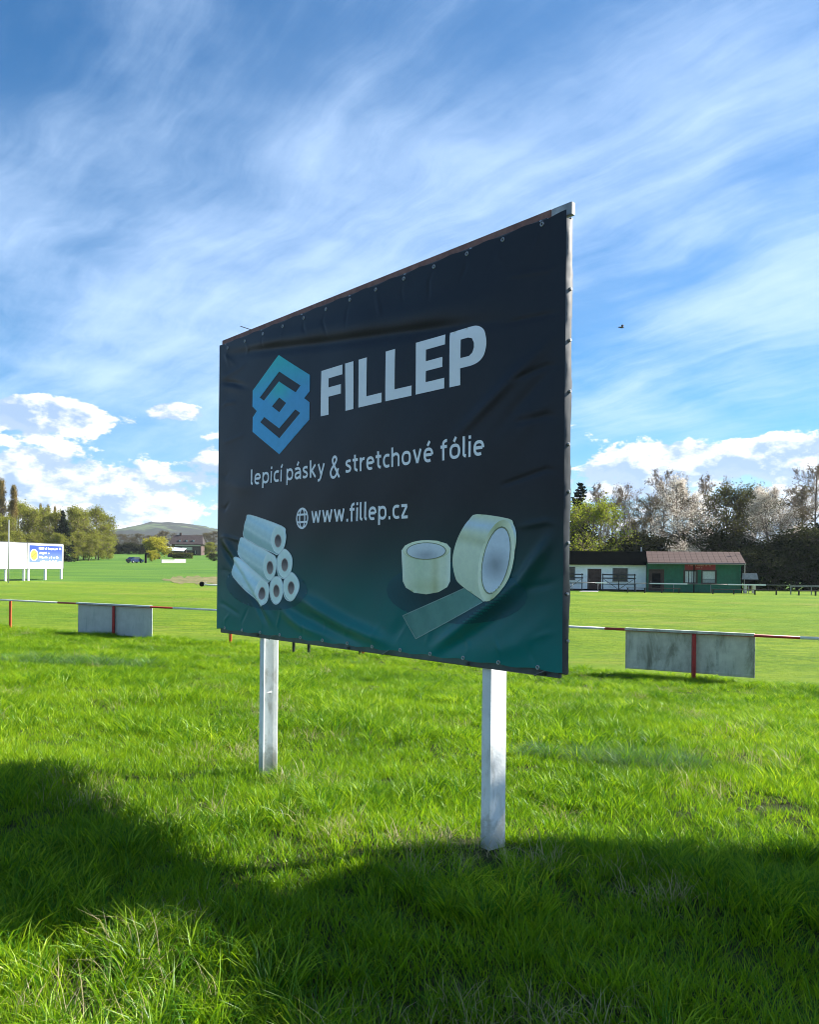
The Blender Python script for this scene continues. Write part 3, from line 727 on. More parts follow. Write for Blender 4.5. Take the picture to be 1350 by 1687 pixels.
    mesh_obj('printed_tape_core', shape_mesh([ellp(3.232, 0.624, 0.103, 0.200, -16), ellp(3.232, 0.624, 0.096, 0.191, -16)], 0.0060, lambda s, t: (0.14, 0.17, 0.10), 0.02), pm, ban)
    mesh_obj('printed_tape_core', shape_mesh([ellp(3.232, 0.624, 0.096, 0.191, -16)], 0.0060, lambda s, t: lerp3((0.50, 0.57, 0.62), (0.20, 0.23, 0.26), 0.95-math.hypot((s-3.23)/0.13, (t-0.60)/0.12)), 0.02), pm, ban)
build_billboard()

# ------------------------------------------------------------------ placing things by bearing and distance from the camera spot
def at(px, d):
    """ground point d metres ahead on the bearing of photo column px"""
    return ((px-675.0)/1350.0*d, d)

# ------------------------------------------------------------------ near railing along the pitch
def fence_pt(x): return Vector((x, 22.70-0.578*x, 0))
FDIR = Vector((1, -0.578, 0)).normalized(); FN = Vector((0.578, 1, 0)).normalized()   # FN points to the pitch
RAILZ = PZ+1.10
red = mat('red railing paint', (0.34, 0.022, 0.022), 0.5, 0.2, 6, 0.1, 40, 0, 0.4, (0.16, 0.07, 0.05), 0.35, 7)
orange = mat('orange red railing paint', (0.52, 0.075, 0.018), 0.5, 0.15, 6, 0.1, 40)
wpaint = mat('white railing paint', (0.66, 0.66, 0.62), 0.5, 0.1, 6, 0.1, 40, 0, 0.4, (0.38, 0.36, 0.30), 0.4, 6)
def fx(px):
    r = (px-675)/1350.0; d = 22.70/(1+0.578*r); return r*d
def build_railing():
    root = empty('railing', tuple(fence_pt(fx(188))+Vector((0, 0, PZ))))
    tag(root, 'red and white painted tube railing with red posts along the near pitch edge', 'railing')
    root_inv = Matrix.Translation(-root.location)
    def L(v): return root_inv @ Vector(v)
    bands = [(-30.0, fx(-60), 'r'), (fx(-60), fx(96), 'w'), (fx(96), fx(286), 'r'), (fx(286), fx(440), 'w'), (fx(440), fx(560), 'r'), (fx(560), fx(690), 'w'),
             (fx(690), fx(800), 'r'), (fx(800), fx(998), 'w'), (fx(998), fx(1320), 'r'), (fx(1320), 10.2, 'w'), (10.2, 12.0, 'r'), (12.0, 15.0, 'w'), (15.0, 18.0, 'r')]
    for a, b, c in bands:
        p = fence_pt(a); q = fence_pt(b); p.z = q.z = RAILZ-0.03
        MB().tube(L(p), L(q), 0.033, None, 10).build('rail', red if c == 'r' else wpaint, root, True)
    for px, m in ((18, orange), (188, red), (381, orange), (600, red), (850, red), (1145, red)):
        p = fence_pt(fx(px)); g = tz(p.x, p.y)
        MB().box(-0.04, 0.04, -0.04, 0.04, g-0.3-root.location.z, RAILZ-0.064-root.location.z, 0.006).build('post', m, root).location = L((p.x, p.y, root.location.z))
    p = fence_pt(12.3); MB().box(-0.04, 0.04, -0.04, 0.04, -0.3, 1.03, 0.006).build('post', red, root).location = L((p.x, p.y, PZ))
build_railing()

def sign_panel(px0, px1, px_seam, h, m, label, trim, zdrop=0.02):
    a, b = fx(px0), fx(px1); p = fence_pt(a); q = fence_pt(b); L = (q-p).length; sm = (fence_pt(fx(px_seam))-p).length
    root = empty('advertising_panel', (p.x+FN.x*0.075, p.y+FN.y*0.075, RAILZ-h-0.05), math.atan2(FDIR.y, FDIR.x))
    tag(root, label, 'panel', 'sheet panels hung on the railing')
    MB().box(0, sm-0.012, -0.006, 0.006, 0, h, 0.002).build('sheet', m, root)
    MB().box(sm+0.012, L, -0.006, 0.006, -0.015, h-0.01, 0.002).build('sheet', m, root)
    MB().box(-0.02, L+0.02, -0.118, 0.026, h+0.002, h+0.062, 0.004).build('top_trim', trim, root)
    MB().box(0.02, L-0.02, -0.018, -0.0075, 0.02, 0.06).build('batten', m, root)
    MB().box(-0.028, -0.001, -0.012, 0.012, -0.01, h, 0.002).build('edge_trim', trim, root)
    MB().box(L+0.001, L+0.028, -0.012, 0.012, -0.02, h, 0.002).build('edge_trim', trim, root)
    MB().box(sm-0.03, sm+0.03, -0.008, -0.0065, 0.07, h-0.02).build('seam_strip', trim, root)
pan_l = mat('grey sheet back', (0.44, 0.46, 0.44), 0.6, 0.08, 3, 0.1, 30, 0, 0.3, (0.27, 0.33, 0.32), 0.35, 4, 0.2)
pan_r = mat('mossy sheet back', (0.52, 0.52, 0.43), 0.75, 0.12, 3, 0.15, 30, 0, 0.2, (0.20, 0.20, 0.145), 0.80, 3.0, 0.35, None)
trim_l = mat('grey trim', (0.34, 0.38, 0.38), 0.6, 0.15, 5)
trim_r = mat('weathered trim', (0.42, 0.43, 0.36), 0.7, 0.2, 5, 0, 1, 0, 0.2, (0.14, 0.14, 0.10), 0.6, 3)
sign_panel(128, 248, 188, 1.05, pan_l, 'clean bluish grey sheet panel hung on the railing beside the white roadside boards', trim_l)
sign_panel(1033, 1243, 1183, 0.92, pan_r, 'stained mossy grey sheet panel hung on the railing in front of the green clubhouse', trim_r)

def build_low_bench():
    p = Vector((*at(540, 23.2), 0)); g = tz(p.x, p.y)
    root = empty('bench', (p.x, p.y, g), R(-28))
    tag(root, 'black metal bench with pale seat seen beneath the billboard', 'bench')
    bl = mat('black steel', (0.012, 0.012, 0.014), 0.5); wh = mat('pale bench board', (0.6, 0.62, 0.6), 0.6)
    for x in (-1.15, -0.62, 1.1):
        MB().box(x-0.035, x+0.035, -0.03, 0.03, -0.1, 0.40, 0.004).build('leg', bl, root)
    MB().box(-1.2, 1.2, -0.05, -0.01, 0.42, 0.50, 0.005).build('frame_bar', bl, root)
    MB().box(-1.15, 1.18, 0.0, 0.16, 0.50, 0.54, 0.005).build('seat_board', wh, root)
    MB().box(-1.15, 1.18, 0.18, 0.34, 0.50, 0.54, 0.005).build('seat_board', wh, root)
build_low_bench()

# ------------------------------------------------------------------ clubhouse across the pitch
CH0 = Vector((*at(862, 93.2), PZ)); CH1 = Vector((*at(1222, 88.0), PZ))
CHD = (CH1-CH0).normalized(); CHL = (CH1-CH0).length; CHA = math.atan2(CHD.y, CHD.x)
def chx(px):
    """distance along the clubhouse front at photo column px"""
    r = (px-675)/1350.0
    # CH0 + k*CHD has x/y = r
    return (r*CH0.y-CH0.x)/(CHD.x-r*CHD.y)
def chp(k, out=0.0, z=PZ):
    n = Vector((CHD.y, -CHD.x, 0))          # towards the pitch
    v = CH0+CHD*k+n*out; v.z = z; return v
white_wall = mat('white render', (0.82, 0.86, 0.88), 0.8, 0.05, 2, 0.1, 20, 0, 0.2, (0.45, 0.47, 0.48), 0.25, 1.2)
green_wall = mat('green board wall', (0.012, 0.130, 0.075), 0.65, 0.12, 3, 0.1, 20)
black_board = mat('black fascia', (0.004, 0.004, 0.0045), 0.8, 0.3, 3, spec=0.1)
brown_door = mat('brown door wood', (0.045, 0.020, 0.016), 0.55, 0.25, 5)
glass = mat('dark window glass', (0.03, 0.035, 0.04), 0.06, 0.3, 2, 0, 1, 0, 0.8)
pale_frame = mat('grey window frame', (0.06, 0.06, 0.065), 0.5)
curtain = mat('pale curtain', (0.55, 0.58, 0.58), 0.8, 0.12, 6)
tile_m = mat('brown roof tile', (0.075, 0.047, 0.040), 0.75, 0.18, 2, 0.1, 30, 0, 0.2, (0.20, 0.15, 0.14), 0.4, 1.0)

def build_white_club():
    k0, k1 = 0.0, chx(1065)
    root = empty('clubhouse', tuple(chp(0)), CHA)
    tag(root, 'long low white clubhouse with deep black fascia and brown door', 'building')
    # wall is pierced where the openings are, built from vertical piers and bands
    op = [(chx(931), chx(947), 1.25, 2.55, 'w'), (chx(970), chx(990), 0.12, 2.35, 'd'), (chx(1011), chx(1034), 1.15, 2.45, 'w')]
    wb = MB(); x = k0
    for a, b, z0, z1, t in op:
        wb.box(x, a, 0, 0.25, -0.3, 2.85); wb.box(a, b, 0, 0.25, z1, 2.85)
        wb.box(a, b, 0, 0.25, -0.3, z0); x = b
    wb.box(x, k1, 0, 0.25, -0.3, 2.85); wb.box(k0, k1, 5.5, 5.75, -0.3, 2.85); wb.box(k0, k0+0.25, 0.25, 5.5, -0.3, 2.85); wb.box(k1-0.25, k1, 0.25, 5.5, -0.3, 2.85)
    wb.build('wall', white_wall, root)
    MB().box(k0, k1-0.06, -0.035, -0.003, -0.1, 0.16).build('plinth', black_board, root)
    MB().box(k1-0.12, k1-0.004, -0.05, -0.002, 0.17, 2.82).build('corner_trim', mat('white trim', (0.8, 0.82, 0.83), 0.6), root)
    fa = MB().prism([(k0-0.2, 2.86), (k1-0.02, 2.86), (k1-0.02, 4.36), (k0-0.2, 4.36)], -0.55, -0.47).build('fascia', black_board, root)
    nb = 16
    for i in range(nb):
        x0 = k0-0.2+(k1-k0+0.18)*i/nb
        MB().box(x0+0.015, x0+(k1-k0+0.18)/nb-0.015, -0.585, -0.552, 2.90+0.01*(i % 2), 4.34).build('board', black_board, fa)
    MB().box(k0-0.2, k1-0.03, -0.46, 6.2, 4.25, 4.36).build('roof', mat('roof felt', (0.006, 0.006, 0.007), 0.95, spec=0.1), root)
    MB().box(k0-0.2, k1-0.03, -0.46, -0.002, 2.86, 2.92).build('soffit', black_board, root)
    for a, b, z0, z1, t in op:
        if t == 'd':
            d = MB().box(a+0.05, b-0.05, 0.06, 0.11, z0, z1-0.05, 0.01).build('door', brown_door, root)
            MB().box(a+0.12, a+0.18, 0.03, 0.058, z0+1.0, z0+1.05).build('handle', mat('steel handle', (0.5, 0.5, 0.5), 0.4, metal=0.6), d)
            MB().box(a+0.25, b-0.25, 0.045, 0.058, z0+0.2, z0+0.9, 0.005).build('panel', brown_door, d)
            MB().box(a+0.25, b-0.25, 0.045, 0.058, z0+1.15, z1-0.25, 0.005).build('panel', brown_door, d)
            f = MB(); f.box(a-0.08, a+0.045, -0.03, 0.1, z0, z1+0.06).box(b-0.045, b+0.08, -0.03, 0.1, z0, z1+0.06).box(a+0.046, b-0.046, -0.03, 0.1, z1-0.045, z1+0.06)
            f.build('door_frame', brown_door, root)
        else:
            w = MB().box(a+0.06, b-0.06, 0.10, 0.12, z0+0.06, z1-0.06).build('window', glass, root)
            f = MB(); f.box(a-0.06, a+0.06, -0.04, 0.14, z0-0.06, z1+0.06).box(b-0.06, b+0.06, -0.04, 0.14, z0-0.06, z1+0.06)
            f.box(a+0.061, b-0.061, -0.04, 0.14, z1-0.06, z1+0.06).box(a+0.061, b-0.061, -0.04, 0.14, z0-0.06, z0+0.06)
            f.build('frame', pale_frame, w)
            MB().box((a+b)/2-0.03, (a+b)/2+0.03, 0.06, 0.098, z0+0.061, z1-0.061).build('mullion', pale_frame, w)
            MB().box(a-0.12, b+0.12, -0.10, -0.042, z0-0.12, z0-0.062).build('sill', pale_frame, w)
    MB().box(k1-0.55, k1-0.45, 0.5, 0.6, 4.37, 4.85).build('vent_pipe', mat('white pipe', (0.7, 0.7, 0.7), 0.5), root)
build_white_club()

def build_green_club():
    k0, k1 = chx(1066), chx(1219); off = 1.1
    root = empty('clubhouse', tuple(chp(0)), CHA)
    tag(root, 'green boarded clubhouse with brown tiled roof and red sign over the windows', 'building')
    op = [(chx(1070), chx(1092), 0.1, 2.35, 'd'), (chx(1126), chx(1147), 0.95, 2.35, 'c'), (chx(1155), chx(1178), 0.95, 2.35, 'p')]
    y0 = -off
    wb = MB(); x = k0; T = 3.15
    for a, b, z0, z1, t in op:
        wb.box(x, a, y0, y0+0.2, -0.5, T); wb.box(a, b, y0, y0+0.2, z1, T); wb.box(a, b, y0, y0+0.2, -0.5, z0); x = b
    wb.box(x, k1, y0, y0+0.2, -0.5, T); wb.box(k0, k1, 4.9, 5.1, -0.5, T); wb.box(k1-0.2, k1, y0+0.2, 4.9, -0.5, T); wb.box(k0, k0+0.2, y0+0.2, 4.9, -0.5, T)
    wl = wb.build('wall', green_wall, root)
    # wall boards: thin proud battens between the openings
    x = k0+0.6
    while x < k1:
        hit = [(z0, z1) for a, b, z0, z1, t in op if a-0.06 < x < b+0.06]
        m = MB()
        if hit: m.box(x-0.02, x+0.02, y0-0.014, y0-0.001, hit[0][1]+0.12, T-0.02)
        else: m.box(x-0.02, x+0.02, y0-0.014, y0-0.001, -0.2, T-0.02)
        m.build('batten', green_wall, wl); x += 0.62
    # roof: tiled slope, rows of tiles proud of the deck
    e0, r0 = (-off-0.9, 3.10), (1.9, 4.35)
    MB().prism([(k0, 0)]*0 or [(k0-0.05, 0), (k0-0.05, 0.01), (k1+0.3, 0.01), (k1+0.3, 0)], 0, 0.01) if False else None
    def slope(y): return e0[1]+(y-e0[0])/(r0[0]-e0[0])*(r0[1]-e0[1])
    rf = MB().add([(k0-0.02, e0[0], e0[1]), (k1+0.3, e0[0], e0[1]), (k1+0.3, r0[0], r0[1]), (k0-0.02, r0[0], r0[1]), (k0-0.02, 5.4, 3.1), (k1+0.3, 5.4, 3.1),
                   (k0-0.02, e0[0], e0[1]-0.10), (k1+0.3, e0[0], e0[1]-0.10), (k1+0.3, r0[0], r0[1]-0.10), (k0-0.02, r0[0], r0[1]-0.10), (k0-0.02, 5.4, 3.0), (k1+0.3, 5.4, 3.0)],
                  [(0, 1, 2, 3), (3, 2, 5, 4), (6, 9, 8, 7), (9, 10, 11, 8), (0, 6, 7, 1), (4, 5, 11, 10), (0, 3, 9, 6), (3, 4, 10, 9), (1, 7, 8, 2), (2, 8, 11, 5)]).build('roof', tile_m, root)
    rows, cols = 7, 17
    tm = None
    dx = (k1+0.32-k0)/cols; dy = (r0[0]-e0[0])/rows; ang = math.atan2(r0[1]-e0[1], r0[0]-e0[0])
    for j in range(rows):
        for i in range(cols):
            if tm is None:
                o = MB().box(0.012, dx-0.012, 0.0, dy*1.10/math.cos(ang), 0.0, 0.045, 0.008).build('tile', tile_m, rf); tm = o.data
            else: o = mesh_obj('tile', tm, None, rf)
            y = e0[0]-0.04+dy*j
            o.location = (k0-0.02+dx*i, y, slope(y)+0.03); o.rotation_euler = (ang-0.012, 0, 0)
    gut = mat('grey gutter', (0.30, 0.28, 0.27), 0.5)
    MB().tube((k0, e0[0]-0.06, e0[1]-0.06), (k1+0.32, e0[0]-0.06, e0[1]-0.06), 0.06, None, 8).build('gutter', gut, root)
    MB().tube((k1+0.22, e0[0]+0.1, -0.2), (k1+0.22, e0[0]+0.1, e0[1]-0.1), 0.05, None, 8).build('downpipe', gut, root)
    for x, s in ((k0+0.05, 1), (k1-0.05, -1)):
        MB().bar((x, y0-0.02, 2.2), (x, e0[0]+0.1, 2.92), 0.09).build('eave_brace', green_wall, root)
    MB().box(k1-0.12, k1, e0[0]+0.15, e0[0]+0.27, -0.5, 2.95).build('porch_post', black_board, root)
    xm = chx(1141); MB().box(xm-0.06, xm+0.06, e0[0]+0.15, e0[0]+0.27, -0.5, 2.95).build('porch_post', black_board, root)
    for a, b, z0, z1, t in op:
        if t == 'd':
            d = MB().box(a+0.05, b-0.05, y0+0.06, y0+0.11, z0, z1-0.05, 0.01).build('door', brown_door, root)
            MB().box(a+0.12, a+0.18, y0+0.03, y0+0.058, z0+1.0, z0+1.05).build('handle', MATS['steel handle'], d)
            MB().box(a+0.25, b-0.25, y0+0.045, y0+0.058, z0+0.25, z1-0.35, 0.005).build('panel', black_board, d)
            f = MB(); f.box(a-0.1, a+0.045, y0-0.03, y0+0.1, z0, z1+0.08).box(b-0.045, b+0.1, y0-0.03, y0+0.1, z0, z1+0.08).box(a+0.046, b-0.046, y0-0.03, y0+0.1, z1-0.045, z1+0.08)
            f.build('door_frame', brown_door, root)
        else:
            w = MB().box(a+0.06, b-0.06, y0+0.10, y0+0.12, z0+0.06, z1-0.06).build('window', glass, root)
            f = MB(); f.box(a-0.07, a+0.06, y0-0.05, y0+0.14, z0-0.07, z1+0.07).box(b-0.06, b+0.07, y0-0.05, y0+0.14, z0-0.07, z1+0.07)
            f.box(a+0.061, b-0.061, y0-0.05, y0+0.14, z1-0.06, z1+0.07).box(a+0.061, b-0.061, y0-0.05, y0+0.14, z0-0.07, z0+0.06)
            f.build('frame', brown_door, w)
            if t == 'c':
                for u, v in ((0.10, 0.34), (0.40, 0.60), (0.66, 0.90)):
                    MB().box(a+(b-a)*u, a+(b-a)*v, y0+0.085, y0+0.097, z0+0.10, z1-0.12).build('curtain', curtain, w)
            else:
                MB().box(a+0.1, b-0.1, y0+0.085, y0+0.097, z0+0.50, z1-0.10).build('curtain', curtain, w)
                MB().box(a+0.1, b-0.1, y0+0.085, y0+0.097, z0+0.10, z0+0.46).build('curtain', mat('grey blind', (0.28, 0.32, 0.32), 0.7), w)
    sa, sb = chx(1127), chx(1177)
    sg = MB().box(sa, sb, y0-0.09, y0-0.052, 2.42, 3.08, 0.008).build('sign', mat('red sign', (0.30, 0.014, 0.020), 0.55, 0.12, 5), root)
    rr = random.Random(4); pk = mat('faded sign print', (0.50, 0.20, 0.19), 0.6)
    for y_, x0_, x1_ in ((2.80, sa+0.35, sb-0.35), (2.58, sa+1.2, sb-1.2)):
        m = MB(); x = x0_
        while x < x1_-0.1:
            w_ = rr.uniform(0.07, 0.14); hh = rr.choice((0.11, 0.11, 0.15))
            if rr.random() > 0.16: m.box(x, x+w_*0.75, y0-0.094, y0-0.0905, y_, y_+hh)
            x += w_
        o = m.build('lettering', pk, sg); o['kind'] = 'stuff'
    MB().box(k0+0.1, k1, y0-0.9, y0-0.002, -0.25, -0.02).build('threshold', mat('grey concrete', (0.34, 0.33, 0.31), 0.85, 0.15, 3, 0.2, 30), root)
build_green_club()

def stand_bench(pa, pb, label):
    """timber stand: two back boards, seat board and braced legs in front of the white clubhouse"""
    a, b = chx(pa), chx(pb); L = b-a
    root = empty('stand_bench', tuple(chp(a, 1.7)), CHA)
    tag(root, label, 'bench', 'black timber stands in front of the white clubhouse')
    bl = mat('black stained timber', (0.014, 0.018, 0.026), 0.6, 0.3, 5)
    for z in (1.72, 1.34): MB().box(0, L, -0.02, 0.03, z, z+0.13, 0.005).build('back_board', bl, root)
    MB().box(0, L, -0.55, -0.1, 0.72, 0.78, 0.005).build('seat_board', bl, root)
    for x in (0.12, L/2, L-0.12):
        MB().box(x-0.05, x+0.05, 0.031, 0.13, -0.2, 1.9, 0.004).build('post', bl, root)
        MB().box(x-0.045, x+0.045, -0.52, -0.43, -0.2, 0.718, 0.004).build('leg', bl, root)
    for x0, x1 in ((0.2, L/2-0.1), (L-0.2, L/2+0.1)):
        MB().bar((x0, 0.16, 1.30), (x1, 0.16, 0.25), 0.09, 0.05).build('brace', bl, root)
stand_bench(912, 962, 'black timber stand bench nearest the billboard, before the white clubhouse')
stand_bench(992, 1047, 'black timber stand bench between the brown door and the green clubhouse')

def build_far_things():
    # path slab to the white clubhouse door
    a, b = chx(962), chx(988)
    root = mesh_obj('path', pydata([chp(a, 0.9, PZ+0.03)[:], chp(b, 0.9, PZ+0.03)[:], chp(b-0.15, 5.2, PZ+0.015)[:], chp(a-0.35, 5.2, PZ+0.015)[:],
                                    chp(a, 0.9, PZ-0.2)[:], chp(b, 0.9, PZ-0.2)[:], chp(b-0.15, 5.2, PZ-0.2)[:], chp(a-0.35, 5.2, PZ-0.2)[:]],
                                   [(0, 3, 2, 1), (0, 4, 7, 3), (3, 7, 6, 2), (2, 6, 5, 1), (1, 5, 4, 0)]), mat('pale path concrete', (0.46, 0.42, 0.38), 0.85, 0.12, 2, 0.2, 20))
    tag(root, None, None, None, 'structure')
    # far railing
    r = empty('railing', tuple(chp(0, 3.4)), CHA)
    tag(r, 'thin far railing with white boards in front of the clubhouses', 'railing')
    gal = mat('grey tube', (0.22, 0.21, 0.20), 0.5, 0.2, 6, metal=0.2); wb = mat('white rail board', (0.78, 0.79, 0.78), 0.5, 0.04, 4)
    xs = [chx(p) for p in (905, 945, 986, 1046, 1106, 1165, 1225)]+[chx(1225)+4*i for i in range(1, 5)]
    for x in xs: MB().tube((x, 0, -0.2), (x, 0, 0.86), 0.035, None, 8).build('post', gal, r, True)
    for p, q, w in ((900, 938, 1), (938, 982, 0), (982, 1000, 1), (1000, 1068, 0), (1068, 1128, 1), (1128, 1192, 0), (1192, 1252, 1)):
        if w: MB().box(chx(p), chx(q), -0.035, 0.035, 0.86, 0.98, 0.006).build('rail', wb, r)
        else: MB().tube((chx(p), 0, 0.93), (chx(q), 0, 0.93), 0.035, None, 8).build('rail', gal, r, True)
    MB().tube((chx(1252), 0, 0.93), (chx(1252)+16, 0, 0.93), 0.035, None, 8).build('rail', gal, r, True)
    # long benches on the touch line
    dk = mat('dark bench timber', (0.035, 0.03, 0.025), 0.7, 0.25, 4)
    def bench(pa, pb, out, label, legs):
        a, b = chx(pa), chx(pb); rt = empty('bench', tuple(chp(a, out)), CHA)
        tag(rt, label, 'bench', 'low benches along the far touch line')
        MB().box(0, b-a, -0.17, -0.01, 0.44, 0.50, 0.005).build('seat_board', dk, rt)
        MB().box(0, b-a, 0.01, 0.17, 0.44, 0.50, 0.005).build('seat_board', dk, rt)
        for i in range(legs):
            x = 0.15+(b-a-0.3)*i/(legs-1); MB().box(x-0.05, x+0.05, -0.14, 0.14, -0.15, 0.438).build('leg', dk, rt)
    bench(1030, 1114, 5.4, 'long low bench before the green clubhouse, its end nearest the concrete path', 4)
    bench(1160, 1262, 6.2, 'long low bench before the green clubhouse, at the porch corner', 4)
    bench(1290, 1372, 6.6, 'low bench standing clear of the clubhouses by the wood', 4)
    # tables / rails further right
    rt = empty('railing', tuple(chp(chx(1286), 4.6)), CHA); tag(rt, 'short grey hitching rail on the grass by the dark hedge', 'railing')
    MB().box(0, 6.0, -0.04, 0.04, 0.80, 0.90).build('rail', gal, rt)
    for x in (0.1, 2.0, 3.9, 5.8): MB().box(x-0.04, x+0.04, -0.039, 0.039, -0.2, 0.798).build('post', gal, rt)
    # barbecue hut at the corner
    k = chx(1231); h = empty('barbecue_hut', tuple(chp(k, 1.6)), CHA)
    tag(h, 'small masonry barbecue with grey hood beside the green clubhouse corner', 'barbecue')
    st = mat('pale masonry', (0.50, 0.47, 0.40), 0.8, 0.2, 4, 0.3, 20); hd = mat('grey hood', (0.24, 0.235, 0.225), 0.8, 0.2, 4)
    MB().box(-0.55, -0.30, -0.4, 0.4, -0.2, 0.85, 0.01).build('pier', st, h); MB().box(0.30, 0.55, -0.4, 0.4, -0.2, 0.85, 0.01).build('pier', st, h)
    MB().box(-0.58, 0.58, -0.42, 0.42, 0.852, 0.95, 0.01).build('hearth_slab', st, h)
    MB().box(-0.5, 0.5, 0.1, 0.40, 0.952, 1.45, 0.01).build('fire_back', black_board, h)
    MB().add([(-0.8, -0.6, 1.46), (0.8, -0.6, 1.46), (0.8, 0.6, 1.46), (-0.8, 0.6, 1.46), (-0.7, -0.2, 2.12), (0.7, -0.2, 2.12), (0.7, 0.3, 2.12), (-0.7, 0.3, 2.12)],
             [(3, 2, 1, 0), (4, 5, 6, 7), (0, 1, 5, 4), (1, 2, 6, 5), (2, 3, 7, 6), (3, 0, 4, 7)]).build('hood', hd, h)
    for x in (-0.45, 0.45): MB().box(x-0.05, x+0.05, -0.4, -0.3, 0.952, 1.458).build('hood_post', black_board, h)
    # lamp pole behind the corner
    p = chp(chx(1224), -1.0); q = empty('pole', tuple(p)); tag(q, 'thin dark pole rising at the green clubhouse corner', 'pole')
    MB().tube((0, 0, -0.2), (0, 0, 4.9), 0.07, 0.05, 8).build('shaft', black_board, q); MB().box(-0.25, 0.05, -0.08, 0.08, 4.9, 5.0).build('lamp_head', black_board, q)
build_far_things()

# ------------------------------------------------------------------ roadside boards at the far left
def build_left_boards():
    a = np.array([-53.0, 103.0]); b = np.array([-49.55, 117.1]); D = (b-a)/np.hypot(*(b-a)); Lt = float(np.hypot(*(b-a)))
    ang = math.atan2(D[1], D[0])
    wm = mat('white board sheet', (0.80, 0.80, 0.78), 0.6, 0.04, 1.5, 0, 1, 0, 0.3, (0.66, 0.62, 0.52), 0.3, 1.0)
    bm_ = bpy.data.materials.new('blue print'); bm_.use_nodes = True
    t = NT(bm_.node_tree); bs = bm_.node_tree.nodes['Principled BSDF']
    sp = t.n('ShaderNodeSeparateXYZ'); t.l(t.n('ShaderNodeTexCoord').outputs['Object'], sp.inputs[0])
    t.l(t.mix(t.smooth(sp.outputs[2], 2.6, 4.6), (0.10, 0.16, 0.42), (0.008, 0.040, 0.26)), bs.inputs['Base Color']); bs.inputs['Roughness'].default_value = 0.5
    def board(s0, s1, legs, z0, z1, label, m):
        x, y = a+D*s0; g = tz(x, y); L = s1-s0
        r = empty('roadside_board', (x, y, g), ang); tag(r, label, 'billboard', 'roadside boards beyond the pitch')
        MB().box(0, L, -0.03, 0.03, z0, z1, 0.006).build('sheet', m, r)
        dkf = mat('dark frame edge', (0.05, 0.055, 0.06), 0.6)
        f = MB(); f.box(0.0, L, -0.05, 0.05, z1+0.002, z1+0.10).build('frame_bar', dkf, r)
        MB().box(0, L, -0.05, 0.05, z0-0.08, z0-0.002).build('frame_bar', dkf, r)
        for x_ in (-0.08, L+0.003): MB().box(x_, x_+0.075, -0.05, 0.05, z0-0.08, z1+0.10).build('frame_bar', dkf, r)
        for x_ in legs: MB().box(x_-0.12, x_+0.12, 0.035, 0.24, -0.4, z1-0.2).build('leg', wm, r)
        for x_ in legs: MB().box(x_-0.11, x_+0.11, -0.02, 0.033, -0.4, z0-0.085).build('leg_face', wm, r)
        return r, L
    # the front faces +x (towards the pitch): local -y
    z0, z1 = 1.62, 5.05
    board(-8.0, 1.2, [0.4, 4.5, 8.6], z0, z1, 'white blank roadside board cut by the photo edge, left of the flagpole', wm)
    board(1.9, 7.0, [1.3, 4.7], z0, z1, 'white blank roadside board next to the blue printed one', wm)
    r, L = board(7.15, Lt, [0.35, 3.7, Lt-7.4], z0, z1, 'white roadside board with blue print and a yellow disc', wm)
    pr = MB().box(0.30, L-0.25, -0.037, -0.031, z0+0.85, z1-0.25).build('blue_print', bm_, r)
    ye = mat('yellow print', (0.80, 0.58, 0.05), 0.5); dk = mat('brown print', (0.16, 0.10, 0.03), 0.5); wp = mat('white letter print', (0.80, 0.82, 0.84), 0.5)
    cx, cz = 1.25, z0+1.85
    def disc(rx, rz, y, m, nm):
        n = 24; v = [(cx, y, cz)]+[(cx+rx*math.cos(2*PI*i/n), y, cz+rz*math.sin(2*PI*i/n)) for i in range(n)]
        return mesh_obj(nm, pydata(v, [(0, 1+i, 1+(i+1) % n) for i in range(n)]), m, pr)
    disc(0.80, 0.80, -0.041, wp, 'disc_rim'); disc(0.68, 0.68, -0.045, ye, 'yellow_disc')
    MB().bar((cx-0.40, -0.050, cz-0.30), (cx+0.42, -0.050, cz+0.28), 0.006, 0.15).build('disc_mark', dk, pr)
    MB().bar((cx+0.05, -0.050, cz-0.32), (cx+0.32, -0.050, cz-0.12), 0.006, 0.10).build('disc_mark', dk, pr)
    rr = random.Random(11)
    for z, x0, x1, hh in ((z1-0.78, 2.2, L-0.45, 0.30), (z1-1.40, 2.35, 4.3, 0.27), (z1-1.98, 2.3, L-1.1, 0.27), (z1-2.52, 2.2, L-0.5, 0.24)):
        m = MB(); x = x0
        while x < x1-0.1:
            w = rr.uniform(0.13, 0.24); h2 = hh*rr.choice((0.65, 0.65, 1.0))
            if rr.random() > 0.12: m.box(x, x+w*0.82, -0.041, -0.038, z-(0.08 if rr.random() < .15 else 0), z+h2)
            x += w
        o = m.build('lettering', wp, pr); o['kind'] = 'stuff'
    m = MB(); x = 0.6
    while x < L-0.9:
        w = rr.uniform(0.10, 0.2); m.box(x, x+w*0.8, -0.034, -0.0305, z0+0.35, z0+0.47); x += w
    o = m.build('lettering', mat('grey letter print', (0.45, 0.46, 0.5), 0.5), r); o['kind'] = 'stuff'
    # flagpole
    x, y = at(14, 99.0); g = tz(x, y); p = empty('flagpole', (x, y, g)); tag(p, 'tall thin grey flagpole in front of the white roadside boards', 'pole')
    MB().tube((0, 0, -0.3), (0, 0, 7.5), 0.085, 0.05, 10).build('shaft', mat('grey pole', (0.36, 0.37, 0.36), 0.5), p, True)
    MB().tube((0, 0, 7.5), (0, 0, 7.62), 0.09, 0.03, 10).build('cap', mat('grey pole', (0, 0, 0)), p, True)
